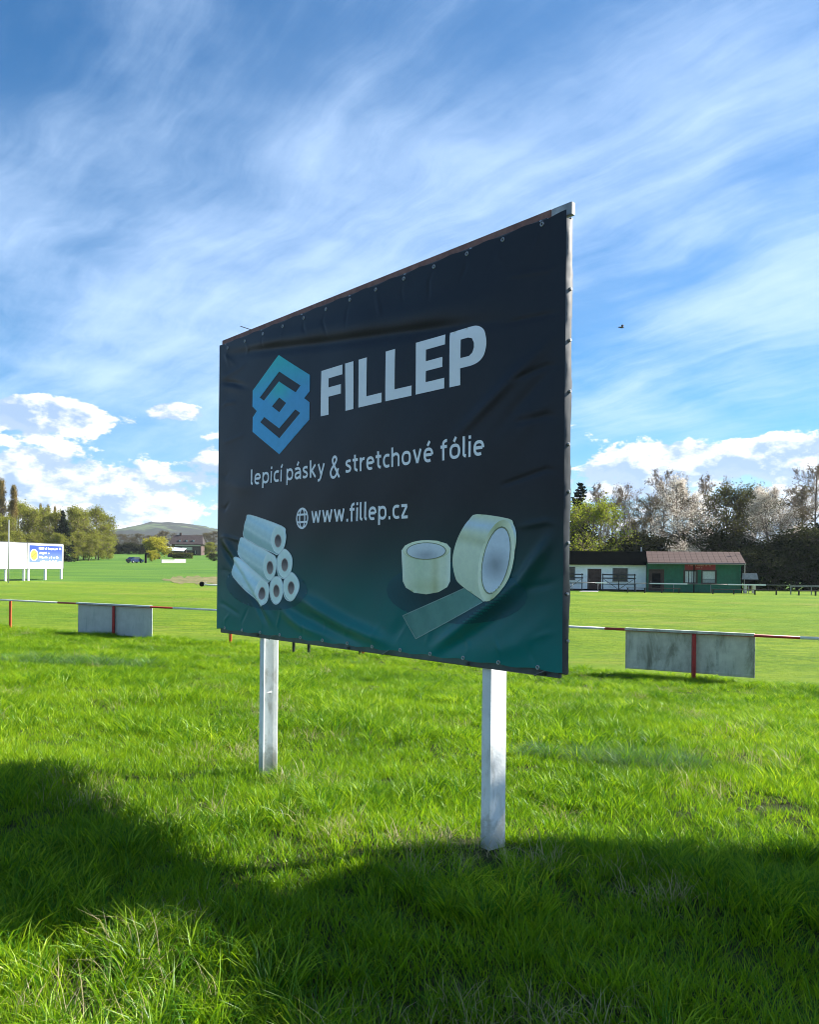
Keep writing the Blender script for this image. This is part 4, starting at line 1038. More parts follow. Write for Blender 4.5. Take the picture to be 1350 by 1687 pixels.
    # wheeled bar lying on the pitch edge
    x, y = at(333, 92.0); g = tz(x, y); p = empty('field_marker', (x, y, g)); tag(p, 'white bar with a black wheel lying on the pitch edge left of the billboard', 'marker cart')
    MB().tube((0, -0.06, 0.28), (0, 0.06, 0.28), 0.28, None, 20).build('wheel', black_board, p)
    MB().tube((0.25, 0, 0.22), (2.6, 0, 0.12), 0.10, None, 8).build('bar', wpaint, p); MB().bar((0.0, 0.09, 0.28), (0.5, 0.09, 0.5), 0.05).build('handle', wpaint, p)
build_left_boards()

# ------------------------------------------------------------------ trees
bark = mat('grey brown bark', (0.105, 0.088, 0.072), 0.9, 0.25, 3)
twig = mat('brown twig', (0.165, 0.120, 0.085), 0.9, 0.3, 0.8)
darkbark = mat('dark bark', (0.045, 0.036, 0.030), 0.9, 0.25, 3)
def tubes_np(segs, sides):
    """segs: list of (p, q, r0, r1) -> vertices, quads"""
    n = len(segs)
    P = np.array([s[0] for s in segs]); Q = np.array([s[1] for s in segs]); r0 = np.array([s[2] for s in segs]); r1 = np.array([s[3] for s in segs])
    D = Q-P; D /= np.maximum(1e-9, np.linalg.norm(D, axis=1))[:, None]
    up = np.where(np.abs(D[:, 2:3]) < 0.9, np.array([[0, 0, 1.0]]), np.array([[0, 1.0, 0]]))
    A = np.cross(D, up); A /= np.linalg.norm(A, axis=1)[:, None]; B = np.cross(A, D)
    V = np.zeros((n, 2, sides, 3))
    for k in range(sides):
        c, s_ = math.cos(2*PI*k/sides), math.sin(2*PI*k/sides); o = A*c+B*s_
        V[:, 0, k] = P+o*r0[:, None]; V[:, 1, k] = Q+o*r1[:, None]
    base = (np.arange(n)*2*sides)[:, None]; k = np.arange(sides); k2 = (k+1) % sides
    F = np.stack([base+k, base+k2, base+sides+k2, base+sides+k], -1).reshape(-1, 4)
    return V.reshape(-1, 3), F
def join_vf(parts):
    V = []; F = []; o = 0
    for v, f in parts: V.append(v); F.append(f+o); o += len(v)
    return np.concatenate(V), np.concatenate(F)
def leaves_np(pts, size, rng, droop=0.0):
    n = len(pts); a = rng.normal(size=(n, 3)); a /= np.linalg.norm(a, axis=1)[:, None]
    b = np.cross(a, rng.normal(size=(n, 3))); b /= np.linalg.norm(b, axis=1)[:, None]
    if droop: a[:, 2] -= droop; a /= np.linalg.norm(a, axis=1)[:, None]
    s = size*rng.uniform(0.55, 1.25, n)[:, None]
    V = np.stack([pts-a*s*0.5, pts+b*s*0.32, pts+a*s*0.5, pts-b*s*0.32], 1).reshape(-1, 3)
    F = np.arange(n*4).reshape(n, 4)
    return V, F

def skeleton(seed, H, cr, base=0.22, tr=0.22, n1=15, n2=8, n3=6, n4=3, up=0.55, profile=None, twig_r=0.022, gap=0.0):
    """recursive limbs; returns thick segs, thin segs, end points of twigs"""
    rng = np.random.default_rng(seed)
    thick, thin, tips = [], [], []
    profile = profile or (lambda u: math.sin(PI*min(1, max(0.04, u*0.9+0.08)))**0.8)
    def unit(v): return v/max(1e-9, np.linalg.norm(v))
    def limb(p, d, L, r, lev, nseg):
        pts = [p]; rr = [r]
        for k in range(nseg):
            d = unit(d+rng.normal(size=3)*(0.16 if lev else 0.05)+np.array([0, 0, 0.10*up]))
            p = p+d*L/nseg; pts.append(p); rr.append(max(twig_r*0.5, r*(1-0.80*(k+1)/nseg)))
        (thick if lev <= 1 else thin).extend([(pts[k], pts[k+1], rr[k], rr[k+1]) for k in range(nseg)])
        return pts, rr
    # trunk
    tp, trr = limb(np.array([0, 0, -0.3]), np.array([rng.normal()*0.04, rng.normal()*0.04, 1.0]), H*0.97, tr, 0, 9)
    def along(pts, rr, u):
        k = min(len(pts)-2, int(u*(len(pts)-1))); f = u*(len(pts)-1)-k
        return pts[k]+(pts[k+1]-pts[k])*f, rr[k]+(rr[k+1]-rr[k])*f, unit(pts[k+1]-pts[k])
    def kids(pts, rr, n, L0, lev, spread):
        out = []
        for i in range(n):
            u = 0.22+0.78*(i+rng.uniform(0, 1))/n; u = min(u, 0.995)
            p, r, d = along(pts, rr, u)
            side = unit(np.cross(d, rng.normal(size=3))); nd = unit(d*math.cos(spread)+side*math.sin(spread))
            out.append((p, nd, L0*(1.15-0.6*u)*rng.uniform(0.7, 1.25), max(twig_r*0.6, r*0.6)))
        return out
    for i in range(n1):
        u = base+(0.98-base)*(i+rng.uniform(0, 0.9))/n1; u = min(u, 0.99)
        p, r, d = along(tp, trr, u); ang = i*2.4+rng.uniform(-0.4, 0.4)
        h = (u-base)/(1-base); el = 0.35+0.75*h*up+rng.uniform(-0.15, 0.2)
        L = max(0.5, cr*profile(h)*rng.uniform(0.8, 1.15))
        nd = np.array([math.cos(ang)*math.cos(el), math.sin(ang)*math.cos(el), math.sin(el)])
        p1, r1 = limb(p, nd, L, max(0.03, min(r*0.62, 0.02+L*0.022)), 1, 5)
        for q in kids(p1, r1, n2, L*0.46, 2, 0.75):
            p2, r2 = limb(q[0], q[1], q[2], max(twig_r*1.2, q[3]), 2, 3)
            for q3 in kids(p2, r2, n3, q[2]*0.52, 3, 0.7):
                p3, r3 = limb(q3[0], q3[1], q3[2], max(twig_r, q3[3]*0.8), 3, 2)
                tips.append(p3[-1]); tips.append(p3[1])
                for q4 in kids(p3, r3, n4, q3[2]*0.6, 4, 0.65):
                    e = q4[0]+q4[1]*q4[2]; thin.append((q4[0], e, twig_r*0.8, twig_r*0.3)); tips.append(e)
    return thick, thin, np.array(tips)

TREE_LIB = {}
def tree_meshes(kind, seed):
    """(trunk mesh, crown mesh) of one tree, 1:1 metres"""
    key = (kind, seed)
    if key in TREE_LIB: return TREE_LIB[key]
    rng = np.random.default_rng(seed+100)
    if kind == 'spruce':
        H = 15.0; thick = [((0, 0, -0.3), (0, 0, H*0.5), 0.20, 0.12), ((0, 0, H*0.5), (0, 0, H), 0.12, 0.015)]; pts = []; br = []
        z = 0.9
        while z < H*0.985:
            L = 3.0*(1-z/H)**0.85+0.15; nb = 9 if z < H*0.7 else 6
            for k in range(nb):
                a = rng.uniform(0, 2*PI); l = L*rng.uniform(0.7, 1.15); dr = -0.30*l*(1-z/H)+0.02
                e = np.array([math.cos(a)*l, math.sin(a)*l, z+dr]); br.append(((0, 0, z), e, 0.03, 0.008))
                m = int(10+l*13); u = rng.uniform(0.15, 1.0, m)[:, None]
                pts.append(np.array([0, 0, z])+(e-np.array([0, 0, z]))*u+rng.normal(size=(m, 3))*np.array([0.13, 0.13, 0.10])*(0.5+l*0.3)-np.array([0, 0, 0.12])*rng.uniform(0, 1, (m, 1)))
            z += 0.42
        V, F = tubes_np(thick, 6); V2, F2 = tubes_np(br, 3)
        tm = np_mesh(*join_vf([(V, F), (V2, F2)])); tm.materials.append(darkbark)
        cm = np_mesh(*leaves_np(np.concatenate(pts), 0.42, rng, 0.5)); cm.materials.append(leaf_mat('spruce needles', (0.012, 0.020, 0.014), (0.030, 0.040, 0.022), 0.15))
    else:
        pr = dict(bare=dict(H=16, cr=5.0, n1=17, n2=9, n3=7, n4=4, up=0.75), dense_bare=dict(H=14, cr=4.6, n1=20, n2=9, n3=7, n4=4, up=0.6),
                  blossom=dict(H=14, cr=4.3, n1=18, n2=9, n3=7, n4=3, up=0.6), budding=dict(H=13, cr=4.2, n1=18, n2=8, n3=7, n4=3, up=0.55, base=0.10),
                  willow=dict(H=8.5, cr=4.4, n1=16, n2=8, n3=7, n4=3, up=0.3, base=0.10), poplar=dict(H=22, cr=2.6, n1=34, n2=7, n3=5, n4=3, up=1.6, base=0.08, profile=lambda u: 0.6+0.4*math.sin(PI*min(1, u*0.8+0.15))),
                  scrub=dict(H=5.0, cr=3.0, n1=18, n2=8, n3=6, n4=3, up=0.4, base=0.03, tr=0.12), evergreen=dict(H=12, cr=4.2, n1=20, n2=8, n3=7, n4=3, up=0.5, base=0.08), roadside=dict(H=6.5, cr=1.30, n1=24, n2=8, n3=7, n4=3, up=0.45, base=0.58, profile=lambda u: 0.16+0.95*min(1, u*1.4)),  # roadside: the added shade tree, crown profile fitted to its cast shadow
                  yard=dict(H=6.5, cr=3.4, n1=16, n2=8, n3=6, n4=3, up=0.35, base=0.12))[kind]
        far = kind in ('poplar', 'budding', 'yard')
        thick, thin, tips = skeleton(seed, twig_r=0.030 if far else 0.024, **pr)
        tm = np_mesh(*tubes_np(thick, 6), True); tm.materials.append(darkbark if kind in ('evergreen', 'scrub') else bark)
        nl, size, spread, lm, tw = dict(
            bare=(1500, 0.16, 0.25, leaf_mat('brown buds', (0.13, 0.10, 0.07), (0.20, 0.16, 0.10), 0.3), twig),
            dense_bare=(3800, 0.20, 0.35, leaf_mat('olive buds', (0.105, 0.090, 0.042), (0.18, 0.145, 0.06), 0.35), mat('dark twig', (0.075, 0.06, 0.048), 0.9)),
            blossom=(8500 if seed == 31 else 11500, 0.16, 0.28, leaf_mat('white blossom', (0.58, 0.50, 0.42), (0.80, 0.75, 0.68), 0.4), twig),
            budding=(8000, 0.32, 0.5, leaf_mat('fresh buds', (0.15, 0.16, 0.035), (0.30, 0.31, 0.055), 0.5), twig),
            willow=(10000, 0.20, 0.35, leaf_mat('lime leaves', (0.17, 0.22, 0.020), (0.30, 0.33, 0.035), 0.45), twig),
            poplar=(11000, 0.36, 0.45, leaf_mat('bronze buds', (0.20, 0.15, 0.055), (0.30, 0.22, 0.075), 0.4), twig),
            scrub=(6500, 0.24, 0.40, leaf_mat('dark hedge leaves', (0.022, 0.028, 0.013), (0.055, 0.058, 0.024), 0.25), MATS['dark bark']),
            evergreen=(8000, 0.24, 0.45, leaf_mat('dull green leaves', (0.055, 0.058, 0.024), (0.120, 0.115, 0.042), 0.35), MATS['dark bark']),
            roadside=(46000, 0.12, 0.11, leaf_mat('added shade tree leaves', (0.04, 0.09, 0.015), (0.08, 0.15, 0.02), 0.2), twig),
            yard=(9000, 0.32, 0.4, leaf_mat('golden leaves', (0.30, 0.29, 0.03), (0.46, 0.42, 0.05), 0.5), twig))[kind]
        sel = tips[rng.integers(0, len(tips), nl)]+rng.normal(size=(nl, 3))*spread
        if kind == 'roadside':      # closed rounded head, added to fill the shadow this tree casts
            q = rng.normal(size=(16000, 3)); q /= np.linalg.norm(q, axis=1)[:, None]; q *= rng.uniform(0.2, 1.0, (16000, 1))**(1/3)
            sel = np.concatenate([sel, q*np.array([1.6, 1.6, 0.78])+np.array([0, 0, 6.5])])
        V, F = tubes_np(thin, 3); LV, LF = leaves_np(sel, size, rng, 0.35 if kind == 'willow' else 0.0)
        cm = np_mesh(*join_vf([(V, F), (LV, LF)]))
        cm.materials.append(tw); cm.materials.append(lm)
        mi = np.zeros(len(F)+len(LF), np.int32); mi[len(F):] = 1; cm.polygons.foreach_set('material_index', mi)
    TREE_LIB[key] = (tm, cm)
    return tm, cm
RT = random.Random(5)
def tree(name, kind, seed, x, y, h_scale, w_scale, label, group, z=None, rot=None):
    tm, cm = tree_meshes(kind, seed)
    r = empty(name, (x, y, tz(x, y) if z is None else z), RT.uniform(0, 2*PI) if rot is None else rot)
    r.scale = (w_scale, w_scale, h_scale); tag(r, label, 'shrub' if 'shrub' in name else 'tree', group)
    mesh_obj('trunk', tm, None, r); mesh_obj('crown', cm, None, r)
    return r

BASEH = dict(spruce=15, bare=16, dense_bare=14, blossom=14, budding=13, willow=8.5, poplar=22, scrub=5, evergreen=12, yard=6.5)
def ptree(name, kind, seed, px, top, d, w, label, group, rot=None):
    """tree on bearing px, d metres off, crown reaching photo row top"""
    x, y = at(px, d); g = tz(x, y); hor = 932+(px-675)*0.0096
    H = 1.6+(hor-top)*d/1350.0-g
    k = H/BASEH[kind]/1.03
    return tree(name, kind, seed, x, y, k, k*w, label, group, None, rot)

G1 = 'trees of the wood behind the clubhouses'
ORD = ['first', 'second', 'third', 'fourth', 'fifth', 'sixth', 'seventh', 'eighth', 'ninth', 'tenth', 'eleventh', 'twelfth']
# right wood
ptree('spruce_tree', 'spruce', 1, 956, 790, 112, 1.45, 'dark spruce tree rising just beside the right edge of the billboard', G1)
for i, (px, tp, d, w, sd) in enumerate(((988, 790, 122, 0.75, 11), (1026, 792, 120, 0.72, 12), (1086, 770, 116, 0.80, 13), (1166, 775, 120, 0.72, 11), (1345, 757, 108, 1.0, 12))):
    ptree('bare_tree', 'bare', sd, px, tp, d, w, '%s bare grey tree from the billboard in the wood behind the clubhouses' % ORD[i] if i < 4 else 'tall bare tree at the far right edge, standing behind the dark hedge', G1)
ptree('willow_tree', 'willow', 21, 985, 830, 105, 1.0, 'bright lime green bushy tree behind the white clubhouse', G1)
ptree('blossom_tree', 'blossom', 31, 1126, 782, 106, 1.0, 'tall pinkish white blossoming tree above the brown tiled roof', G1)
ptree('blossom_tree', 'blossom', 32, 1274, 796, 106, 0.95, 'white blossoming tree at the right end of the green clubhouse', G1)
for i, (px, tp, d, w, sd) in enumerate(((1042, 850, 110, 1.0, 41), (1072, 820, 118, 0.9, 42), (1148, 815, 122, 0.9, 41), (1196, 797, 112, 0.9, 43), (1238, 800, 114, 0.75, 42), (1304, 835, 118, 0.9, 41))):
    ptree('budding_tree' if i not in (3, 4) else 'dark_tree', 'dense_bare' if i not in (3, 4) else 'evergreen', sd, px, tp, d, w,
          ['low olive brown tree between the lime green tree and the tall bare tree', 'olive brown twiggy tree behind the tall bare tree', 'olive brown twiggy tree just right of the pinkish blossom tree',
           'broad dark green tree above the right part of the tiled roof', 'narrow dark green tree left of the white blossom tree', 'low olive brown tree right of the white blossom tree'][i], G1)
ptree('spruce_tree', 'spruce', 2, 1362, 800, 116, 1.0, 'dark spruce tree half cut by the right photo edge', G1)
for i, (px, tp, d, w) in enumerate(((1240, 908, 103, 1.2), (1266, 912, 101, 1.25), (1290, 898, 102, 1.2), (1314, 886, 104, 1.15), (1340, 878, 102, 1.2), (1372, 872, 103, 1.2))):
    ptree('shrub', 'scrub', 51+i % 3, px, tp, d, w*1.1, 'dark leafy shrub of the hedge right of the green clubhouse, %s from the clubhouse' % ORD[i], 'dark hedge shrubs by the wood')
for i, (px, tp, d, w) in enumerate(((905, 872, 110, 1.2), (938, 886, 109, 1.1), (1030, 892, 108, 1.2), (1060, 884, 111, 1.2), (1092, 893, 109, 1.1), (1140, 888, 110, 1.2), (1172, 880, 112, 1.2), (1208, 890, 108, 1.1))):
    ptree('shrub', 'scrub', 51+i % 3, px, tp, d, w*1.2, 'dark undergrowth shrub showing above the clubhouse roofs, %s from the billboard' % ORD[i], 'undergrowth shrubs behind the clubhouses')
for i, (px, tp, d, w, sd) in enumerate(((1010, 815, 130, 1.0, 43), (1110, 800, 131, 1.0, 42), (1215, 815, 130, 1.1, 43), (1290, 815, 128, 1.0, 41), (1325, 800, 126, 1.0, 42))):
    ptree('budding_tree', 'dense_bare', sd, px, tp, d, w, 'olive twiggy tree at the back of the wood, %s from the billboard' % ORD[i], 'back row of the wood')
# left wood
G2 = 'trees of the left wood beyond the field'
for i, (px, tp, w, sd) in enumerate(((-14, 800, 0.8, 61), (3, 790, 0.75, 62), (17, 797, 0.7, 61))):
    ptree('poplar_tree', 'poplar', sd, px, tp, 215, w, ['tall bronze poplar cut by the left photo edge', 'tallest bronze poplar above the white boards', 'bronze poplar right beside the tallest one by the flagpole'][i], G2)
for i, (px, tp, d, w, sd) in enumerate(((30, 826, 228, 1.2, 71), (50, 836, 222, 1.1, 72), (72, 834, 232, 1.1, 73), (90, 842, 226, 1.2, 71), (122, 838, 236, 1.05, 72), (138, 834, 230, 1.05, 73), (158, 836, 240, 1.05, 71), (175, 846, 244, 0.9, 72), (-8, 842, 205, 1.1, 73), (12, 850, 205, 1.0, 71))):
    ptree('budding_tree', 'budding', sd, px, tp, d, w, 'fresh budding olive green tree in the left wood, %s from the photo edge' % ORD[(i+2) if i < 8 else i-8], G2)
for i, (px, tp, d, w) in enumerate(((-20, 872, 200, 1.5), (4, 878, 198, 1.5), (24, 874, 204, 1.6), (46, 880, 206, 1.5), (68, 876, 210, 1.6), (88, 878, 208, 1.5), (112, 882, 216, 1.5), (128, 876, 220, 1.6), (146, 880, 224, 1.5), (162, 878, 230, 1.6), (178, 884, 236, 1.4))):
    ptree('shrub', 'budding', 71+i % 3, px, tp, d, w, 'low olive green bush along the foot of the left wood, %s from the photo edge' % ORD[i], 'bushes along the foot of the left wood')
ptree('spruce_tree', 'spruce', 3, 103, 838, 212, 1.25, 'dark slender spruce above the blue printed roadside board', G2)
for i, (px, tp) in enumerate(((66, 830), (80, 832), (92, 834), (134, 842))):
    ptree('poplar_tree', 'poplar', 62, px, tp, 262, 0.5, 'thin bronze poplar top at the back of the left wood, %s from the flagpole' % ORD[i], 'thin poplars at the back of the left wood')
for i, (px, tp, sd) in enumerate(((193, 878, 41), (206, 880, 42), (219, 884, 43), (232, 878, 41), (246, 882, 42), (262, 878, 43), (277, 874, 41), (340, 878, 42), (352, 874, 43), (325, 880, 41))):
    ptree('bare_tree', 'dense_bare', sd, px, tp, 345+6*(i % 3), 1.7, 'small brown bare tree of the far copse beneath the hill, %s from the left wood' % ORD[i], 'far copse beneath the hill')
ptree('willow_tree', 'yard', 81, 263, 888, 250, 1.35, 'round golden green tree in front of the dark roofed farmhouse', 'farmyard trees')
ptree('yard_shrub', 'yard', 82, 250, 908, 222, 1.2, 'grey green shrub beneath the round golden tree in the farmyard', 'farmyard trees')
ptree('garden_tree', 'budding', 72, 345, 893, 270, 1.4, 'green tree right of the farmhouse against the billboard edge', 'farmyard trees')
ptree('garden_shrub', 'scrub', 52, 352, 912, 232, 1.4, 'dark round shrub close to the billboard left edge by the farm', 'farmyard trees')
for i, (px, tp) in enumerate(((190, 896), (202, 898), (214, 895), (228, 899), (240, 896), (276, 900), (332, 900), (345, 898))):
    ptree('shrub', 'scrub', 51+i % 3, px, tp, 332+3*(i % 2), 1.7, 'brown scrub bush at the foot of the far copse, %s from the left wood' % ORD[i], 'scrub below the far copse')
# unseen tree added out of frame, placed and shaped to shade the foreground
tree('added_shade_tree', 'roadside', 43, 8.50, 6.20, 0.93, 0.90, 'leafy unseen tree added to shade the near grass', 'unseen added shade trees')

# ------------------------------------------------------------------ farm
def build_farm():
    x, y = at(307, 318); g = tz(x, y)
    r = empty('farmhouse', (x, y, g), R(6)); tag(r, 'dark brown farmhouse with big tiled roof and pale balcony band below the hill', 'building')
    wood = mat('dark brown boards', (0.085, 0.052, 0.045), 0.8, 0.2, 1); roof = mat('dark brown tiles', (0.032, 0.022, 0.022), 0.8, 0.2, 1.0, 0.3, 6); pale = mat('pale balcony board', (0.50, 0.45, 0.38), 0.7, 0.1, 1)
    MB().box(-5.6, 5.6, 0, 9, -0.5, 4.4).build('wall', wood, r)
    rf = MB().add([(-6.3, -1.0, 4.3), (6.3, -1.0, 4.3), (6.3, 10, 4.3), (-6.3, 10, 4.3), (-5.7, 4.5, 8.0), (5.4, 4.5, 8.0)], [(0, 1, 5, 4), (2, 3, 4, 5), (1, 2, 5), (3, 0, 4), (3, 2, 1, 0)]).build('roof', roof, r)
    for xx in (-2.6, 0.0, 2.6):
        dm = MB().box(xx-0.45, xx+0.45, 0.6, 2.2, 5.3, 6.1).build('dormer', wood, rf); MB().box(xx-0.35, xx+0.35, 0.55, 0.598, 5.4, 6.0).build('pane', mat('pale dormer pane', (0.5, 0.52, 0.53), 0.3), dm)
    MB().box(-3.4, -2.6, 4.0, 4.8, 7.0, 8.9).build('chimney', wood, rf)
    MB().box(-4.4, 5.4, -0.55, -0.45, 3.6, 4.1).build('balcony_band', pale, r)
    MB().box(-1.5, 2.2, -0.45, -0.02, 2.0, 3.3).build('balcony_front', pale, r)
    for xx in (-4.2, -2.6, 3.4):
        w = MB().box(xx-0.6, xx+0.6, -0.06, -0.01, 0.6, 1.9).build('window', glass, r); MB().box(xx-0.05, xx+0.05, -0.10, -0.065, 0.6, 1.9).build('mullion', pale, w)
    MB().box(2.3, 3.6, -0.06, -0.01, -0.2, 1.8).build('door', black_board, r)
    # carport
    x, y = at(288, 285); g = tz(x, y); c = empty('carport', (x, y, g), R(4)); tag(c, 'open carport with pale grey sloping roof left of the farmhouse', 'shed')
    gr = mat('pale grey sheet roof', (0.42, 0.45, 0.50), 0.5)
    MB().add([(-3.2, -2.5, 2.4), (3.4, -2.5, 2.1), (3.4, 3, 3.2), (-3.2, 3, 3.6), (-3.2, -2.5, 2.28), (3.4, -2.5, 1.98), (3.4, 3, 3.08), (-3.2, 3, 3.48)], [(0, 1, 2, 3), (7, 6, 5, 4), (0, 4, 5, 1), (1, 5, 6, 2), (2, 6, 7, 3), (3, 7, 4, 0)]).build('roof', gr, c)
    for xx, yy, hh in ((-3.0, -2.3, 2.25), (3.2, -2.3, 1.96), (-3.0, 2.8, 3.4), (3.2, 2.8, 3.0)): MB().box(xx-0.1, xx+0.1, yy-0.1, yy+0.1, -0.4, hh).build('post', wood, c)
    MB().box(-3.1, 3.3, 2.9, 3.0, 0, 2.9).build('back_wall', wood, c)
    # garden wall, hedge, car, caravan
    x, y = at(285, 208); g = tz(x, y); w = empty('garden_wall', (x, y, g), R(38)); tag(w, 'low white garden wall below the round golden tree', 'wall')
    wm = mat('white garden wall', (0.66, 0.63, 0.58), 0.8, 0.1, 1)
    MB().box(-3.0, 0.4, -0.15, 0.15, -0.5, 0.75).build('wall_run', wm, w); MB().box(0.42, 3.4, -0.10, 0.20, -0.5, 1.0).build('wall_run', wm, w); MB().box(-3.05, 0.38, -0.2, 0.2, 0.752, 0.84).build('coping', wm, w)
    x, y = at(301, 262); g = tz(x, y); h = empty('hedge', (x, y, g), R(5)); tag(h, 'clipped olive hedge in front of the farmhouse', 'hedge')
    rng = np.random.default_rng(3); n = 3500; p = rng.uniform(-1, 1, (n, 3))*np.array([3.2, 0.7, 0.95])+np.array([0, 0, 0.85])
    hm = np_mesh(*leaves_np(p, 0.30, rng)); mesh_obj('foliage', hm, leaf_mat('olive hedge leaves', (0.075, 0.085, 0.02), (0.14, 0.14, 0.035), 0.3), h)
    # car: body, cabin, windows, wheels
    x, y = at(222, 205); g = tz(x, y); c = empty('parked_car', (x, y, g), R(62)); tag(c, 'dark blue parked car at the field edge left of the golden tree', 'car')
    bl = mat('dark blue car paint', (0.012, 0.025, 0.075), 0.25, 0.1, 2)
    MB().prism([(-2.1, 0.32), (2.1, 0.32), (2.15, 0.75), (1.35, 0.93), (0.75, 1.42), (-1.1, 1.46), (-1.75, 0.98), (-2.15, 0.9)], -0.85, 0.85).build('body', bl, c)
    wd = MB().prism([(-1.0, 1.0), (0.95, 1.0), (0.62, 1.35), (-0.95, 1.38)], -0.862, -0.852).build('window', glass, c)
    MB().box(-0.15, -0.07, -0.868, -0.864, 1.0, 1.37).build('pillar', bl, wd)
    for xx in (-1.3, 1.35):
        for yy in (-0.80, 0.80):
            wh = MB().tube((xx, yy-0.11, 0.32), (xx, yy+0.11, 0.32), 0.33, None, 16).build('wheel', black_board, c); MB().tube((xx, yy-0.118, 0.32), (xx, yy+0.118, 0.32), 0.19, None, 12).build('rim', MATS['zinc bolt'], wh)
    MB().box(-2.17, -2.13, -0.7, 0.7, 0.7, 0.82).build('tail_light', mat('red lamp', (0.3, 0.01, 0.01), 0.3), c)
    for yy in (-0.6, 0.6): MB().box(2.10, 2.16, yy-0.15, yy+0.15, 0.60, 0.74).build('headlight', mat('lamp glass', (0.7, 0.7, 0.7), 0.1), c)
    # black post
    x, y = at(240, 206); g = tz(x, y); q = empty('gate_post', (x, y, g)); tag(q, 'short black gate post right of the blue car', 'post')
    MB().box(-0.22, 0.22, -0.22, 0.22, -0.3, 2.1, 0.02).build('shaft', black_board, q); MB().box(-0.1, 0.75, -0.2, 0.2, 2.102, 2.45, 0.02).build('head', black_board, q)
    # bare soil strip
    pts = []; n = 26; rr = random.Random(9)
    for i in range(n+1):
        u = i/n; px = 268+u*124; wob = ss(0, 0.25, u)*(1+0.5*math.sin(u*17)*math.sin(u*41+1)); a, b = at(px, 117-11*float(wob)+rr.uniform(-1.5, 1.5)); c2, d2 = at(px-2, 119+11*float(wob)+rr.uniform(-3, 3)); pts.append(((a, b), (c2, d2)))
    V = []; 
    for (a, b), (c2, d2) in pts:
        for k in range(7): xx = a+(c2-a)*k/6; yy = b+(d2-b)*k/6; V.append((xx, yy, tz(xx, yy)+0.03+0.10*max(0, mnoise.noise(Vector((xx*1.5, yy*0.7, 0))))*(0 < k < 6)))
    F = [(i*7+k, (i+1)*7+k, (i+1)*7+k+1, i*7+k+1) for i in range(n) for k in range(6)]
    o = mesh_obj('soil_patch', pydata(V, F, True), mat('bare soil', (0.155, 0.130, 0.065), 0.95, 0.35, 0.7, 0.6, 3, 0, 0.1, (0.085, 0.13, 0.03), 0.9, 1.1)); tag(o, None, None, None, 'structure')
build_farm()

# ------------------------------------------------------------------ bird
def build_bird():
    d = 62.0; x = (1020.5-675)/1350*d; z = 1.6+(935.5-540)/1350*d
    bm = bmesh.new()
    rings = [(-0.26, 0.005, 0.0), (-0.20, 0.035, 0.0), (-0.08, 0.055, -0.005), (0.06, 0.055, -0.008), (0.15, 0.038, 0.0), (0.20, 0.034, 0.008), (0.24, 0.018, 0.005), (0.28, 0.004, 0.0)]
    prev = None
    for bx_, rr, dz in rings:
        ring = [bm.verts.new((bx_, rr*math.cos(2*PI*k/8), dz+rr*math.sin(2*PI*k/8))) for k in range(8)]
        if prev:
            for k in range(8): bm.faces.new((prev[k], prev[(k+1) % 8], ring[(k+1) % 8], ring[k]))
        prev = ring
    for s in (-1, 1):   # wings: root, wrist, tip
        prof = [(0.12, -0.08, 0.03, 0.0), (0.15, -0.10, 0.22, 0.13), (0.06, -0.10, 0.40, 0.16), (-0.06, -0.12, 0.52, 0.10)]
        last = None
        for f, b, w, hh in prof:
            q = [bm.verts.new((f, s*w, hh+0.008)), bm.verts.new((b, s*w, hh)), bm.verts.new((f, s*w, hh-0.008))]
            if last:
                for k in range(3): bm.faces.new((last[k], last[(k+1) % 3], q[(k+1) % 3], q[k]))
            last = q
        bm.faces.new(last)
    tl = [bm.verts.new(c) for c in ((-0.20, 0.03, 0.008), (-0.20, -0.03, 0.008), (-0.42, -0.075, 0.0), (-0.42, 0.075, 0.0))]; bm.faces.new(tl)
    bmesh.ops.recalc_face_normals(bm, faces=bm.faces)
    me = bpy.data.meshes.new('bird'); bm.to_mesh(me); bm.free(); me.shade_smooth()
    o = mesh_obj('bird', me, mat('dark plumage', (0.03, 0.032, 0.04), 0.7)); o.location = (x, d, z); o.rotation_euler = (R(28), R(14), R(-28)); o.scale = (0.85, 0.85, 0.85)
    tag(o, 'small dark bird flying in the blue sky right of the billboard', 'bird')
build_bird()

# ------------------------------------------------------------------ grass
SRC = bpy.data.collections.new('grass_sources')
def clump(seed, nb, rad, h0, h1, w, lean, curl, mat_list, weights, seg=3):
    rng = np.random.default_rng(seed); V = []; F = []; MI = []
    for b in range(nb):
        r = rad*math.sqrt(rng.uniform()); a = rng.uniform(0, 2*PI); p = np.array([r*math.cos(a), r*math.sin(a), -0.02])
        h = rng.uniform(h0, h1); ww = w*rng.uniform(0.7, 1.3); la = a+rng.normal()*0.9; ln = abs(rng.normal())*lean+0.05; cu = rng.uniform(0.3, 1.0)*curl
        out = np.array([math.cos(la), math.sin(la), 0]); tw = rng.uniform(0, 2*PI); side = np.array([math.cos(tw), math.sin(tw), 0])*ww/2
        o = len(V)
        for k in range(seg+1):
            u = k/seg; ang = ln+cu*u*u
            c = p+np.array([0, 0, 1.0])*h*u*math.cos(ang*0.75)+out*h*u*math.sin(ang)
            wk = (1-u**1.7)
            if k < seg: V += [c-side*wk, c+side*wk]
            else: V += [c]
        mi = rng.choice(len(weights), p=weights)
        for k in range(seg-1): F.append((o+2*k, o+2*k+1, o+2*k+3, o+2*k+2)); MI.append(mi)
        F.append((o+2*seg-2, o+2*seg-1, o+2*seg)); MI.append(mi)
    me = pydata(V, F, True)
    for m in mat_list: me.materials.append(m)
    me.polygons.foreach_set('material_index', np.array(MI, np.int32))
    return me
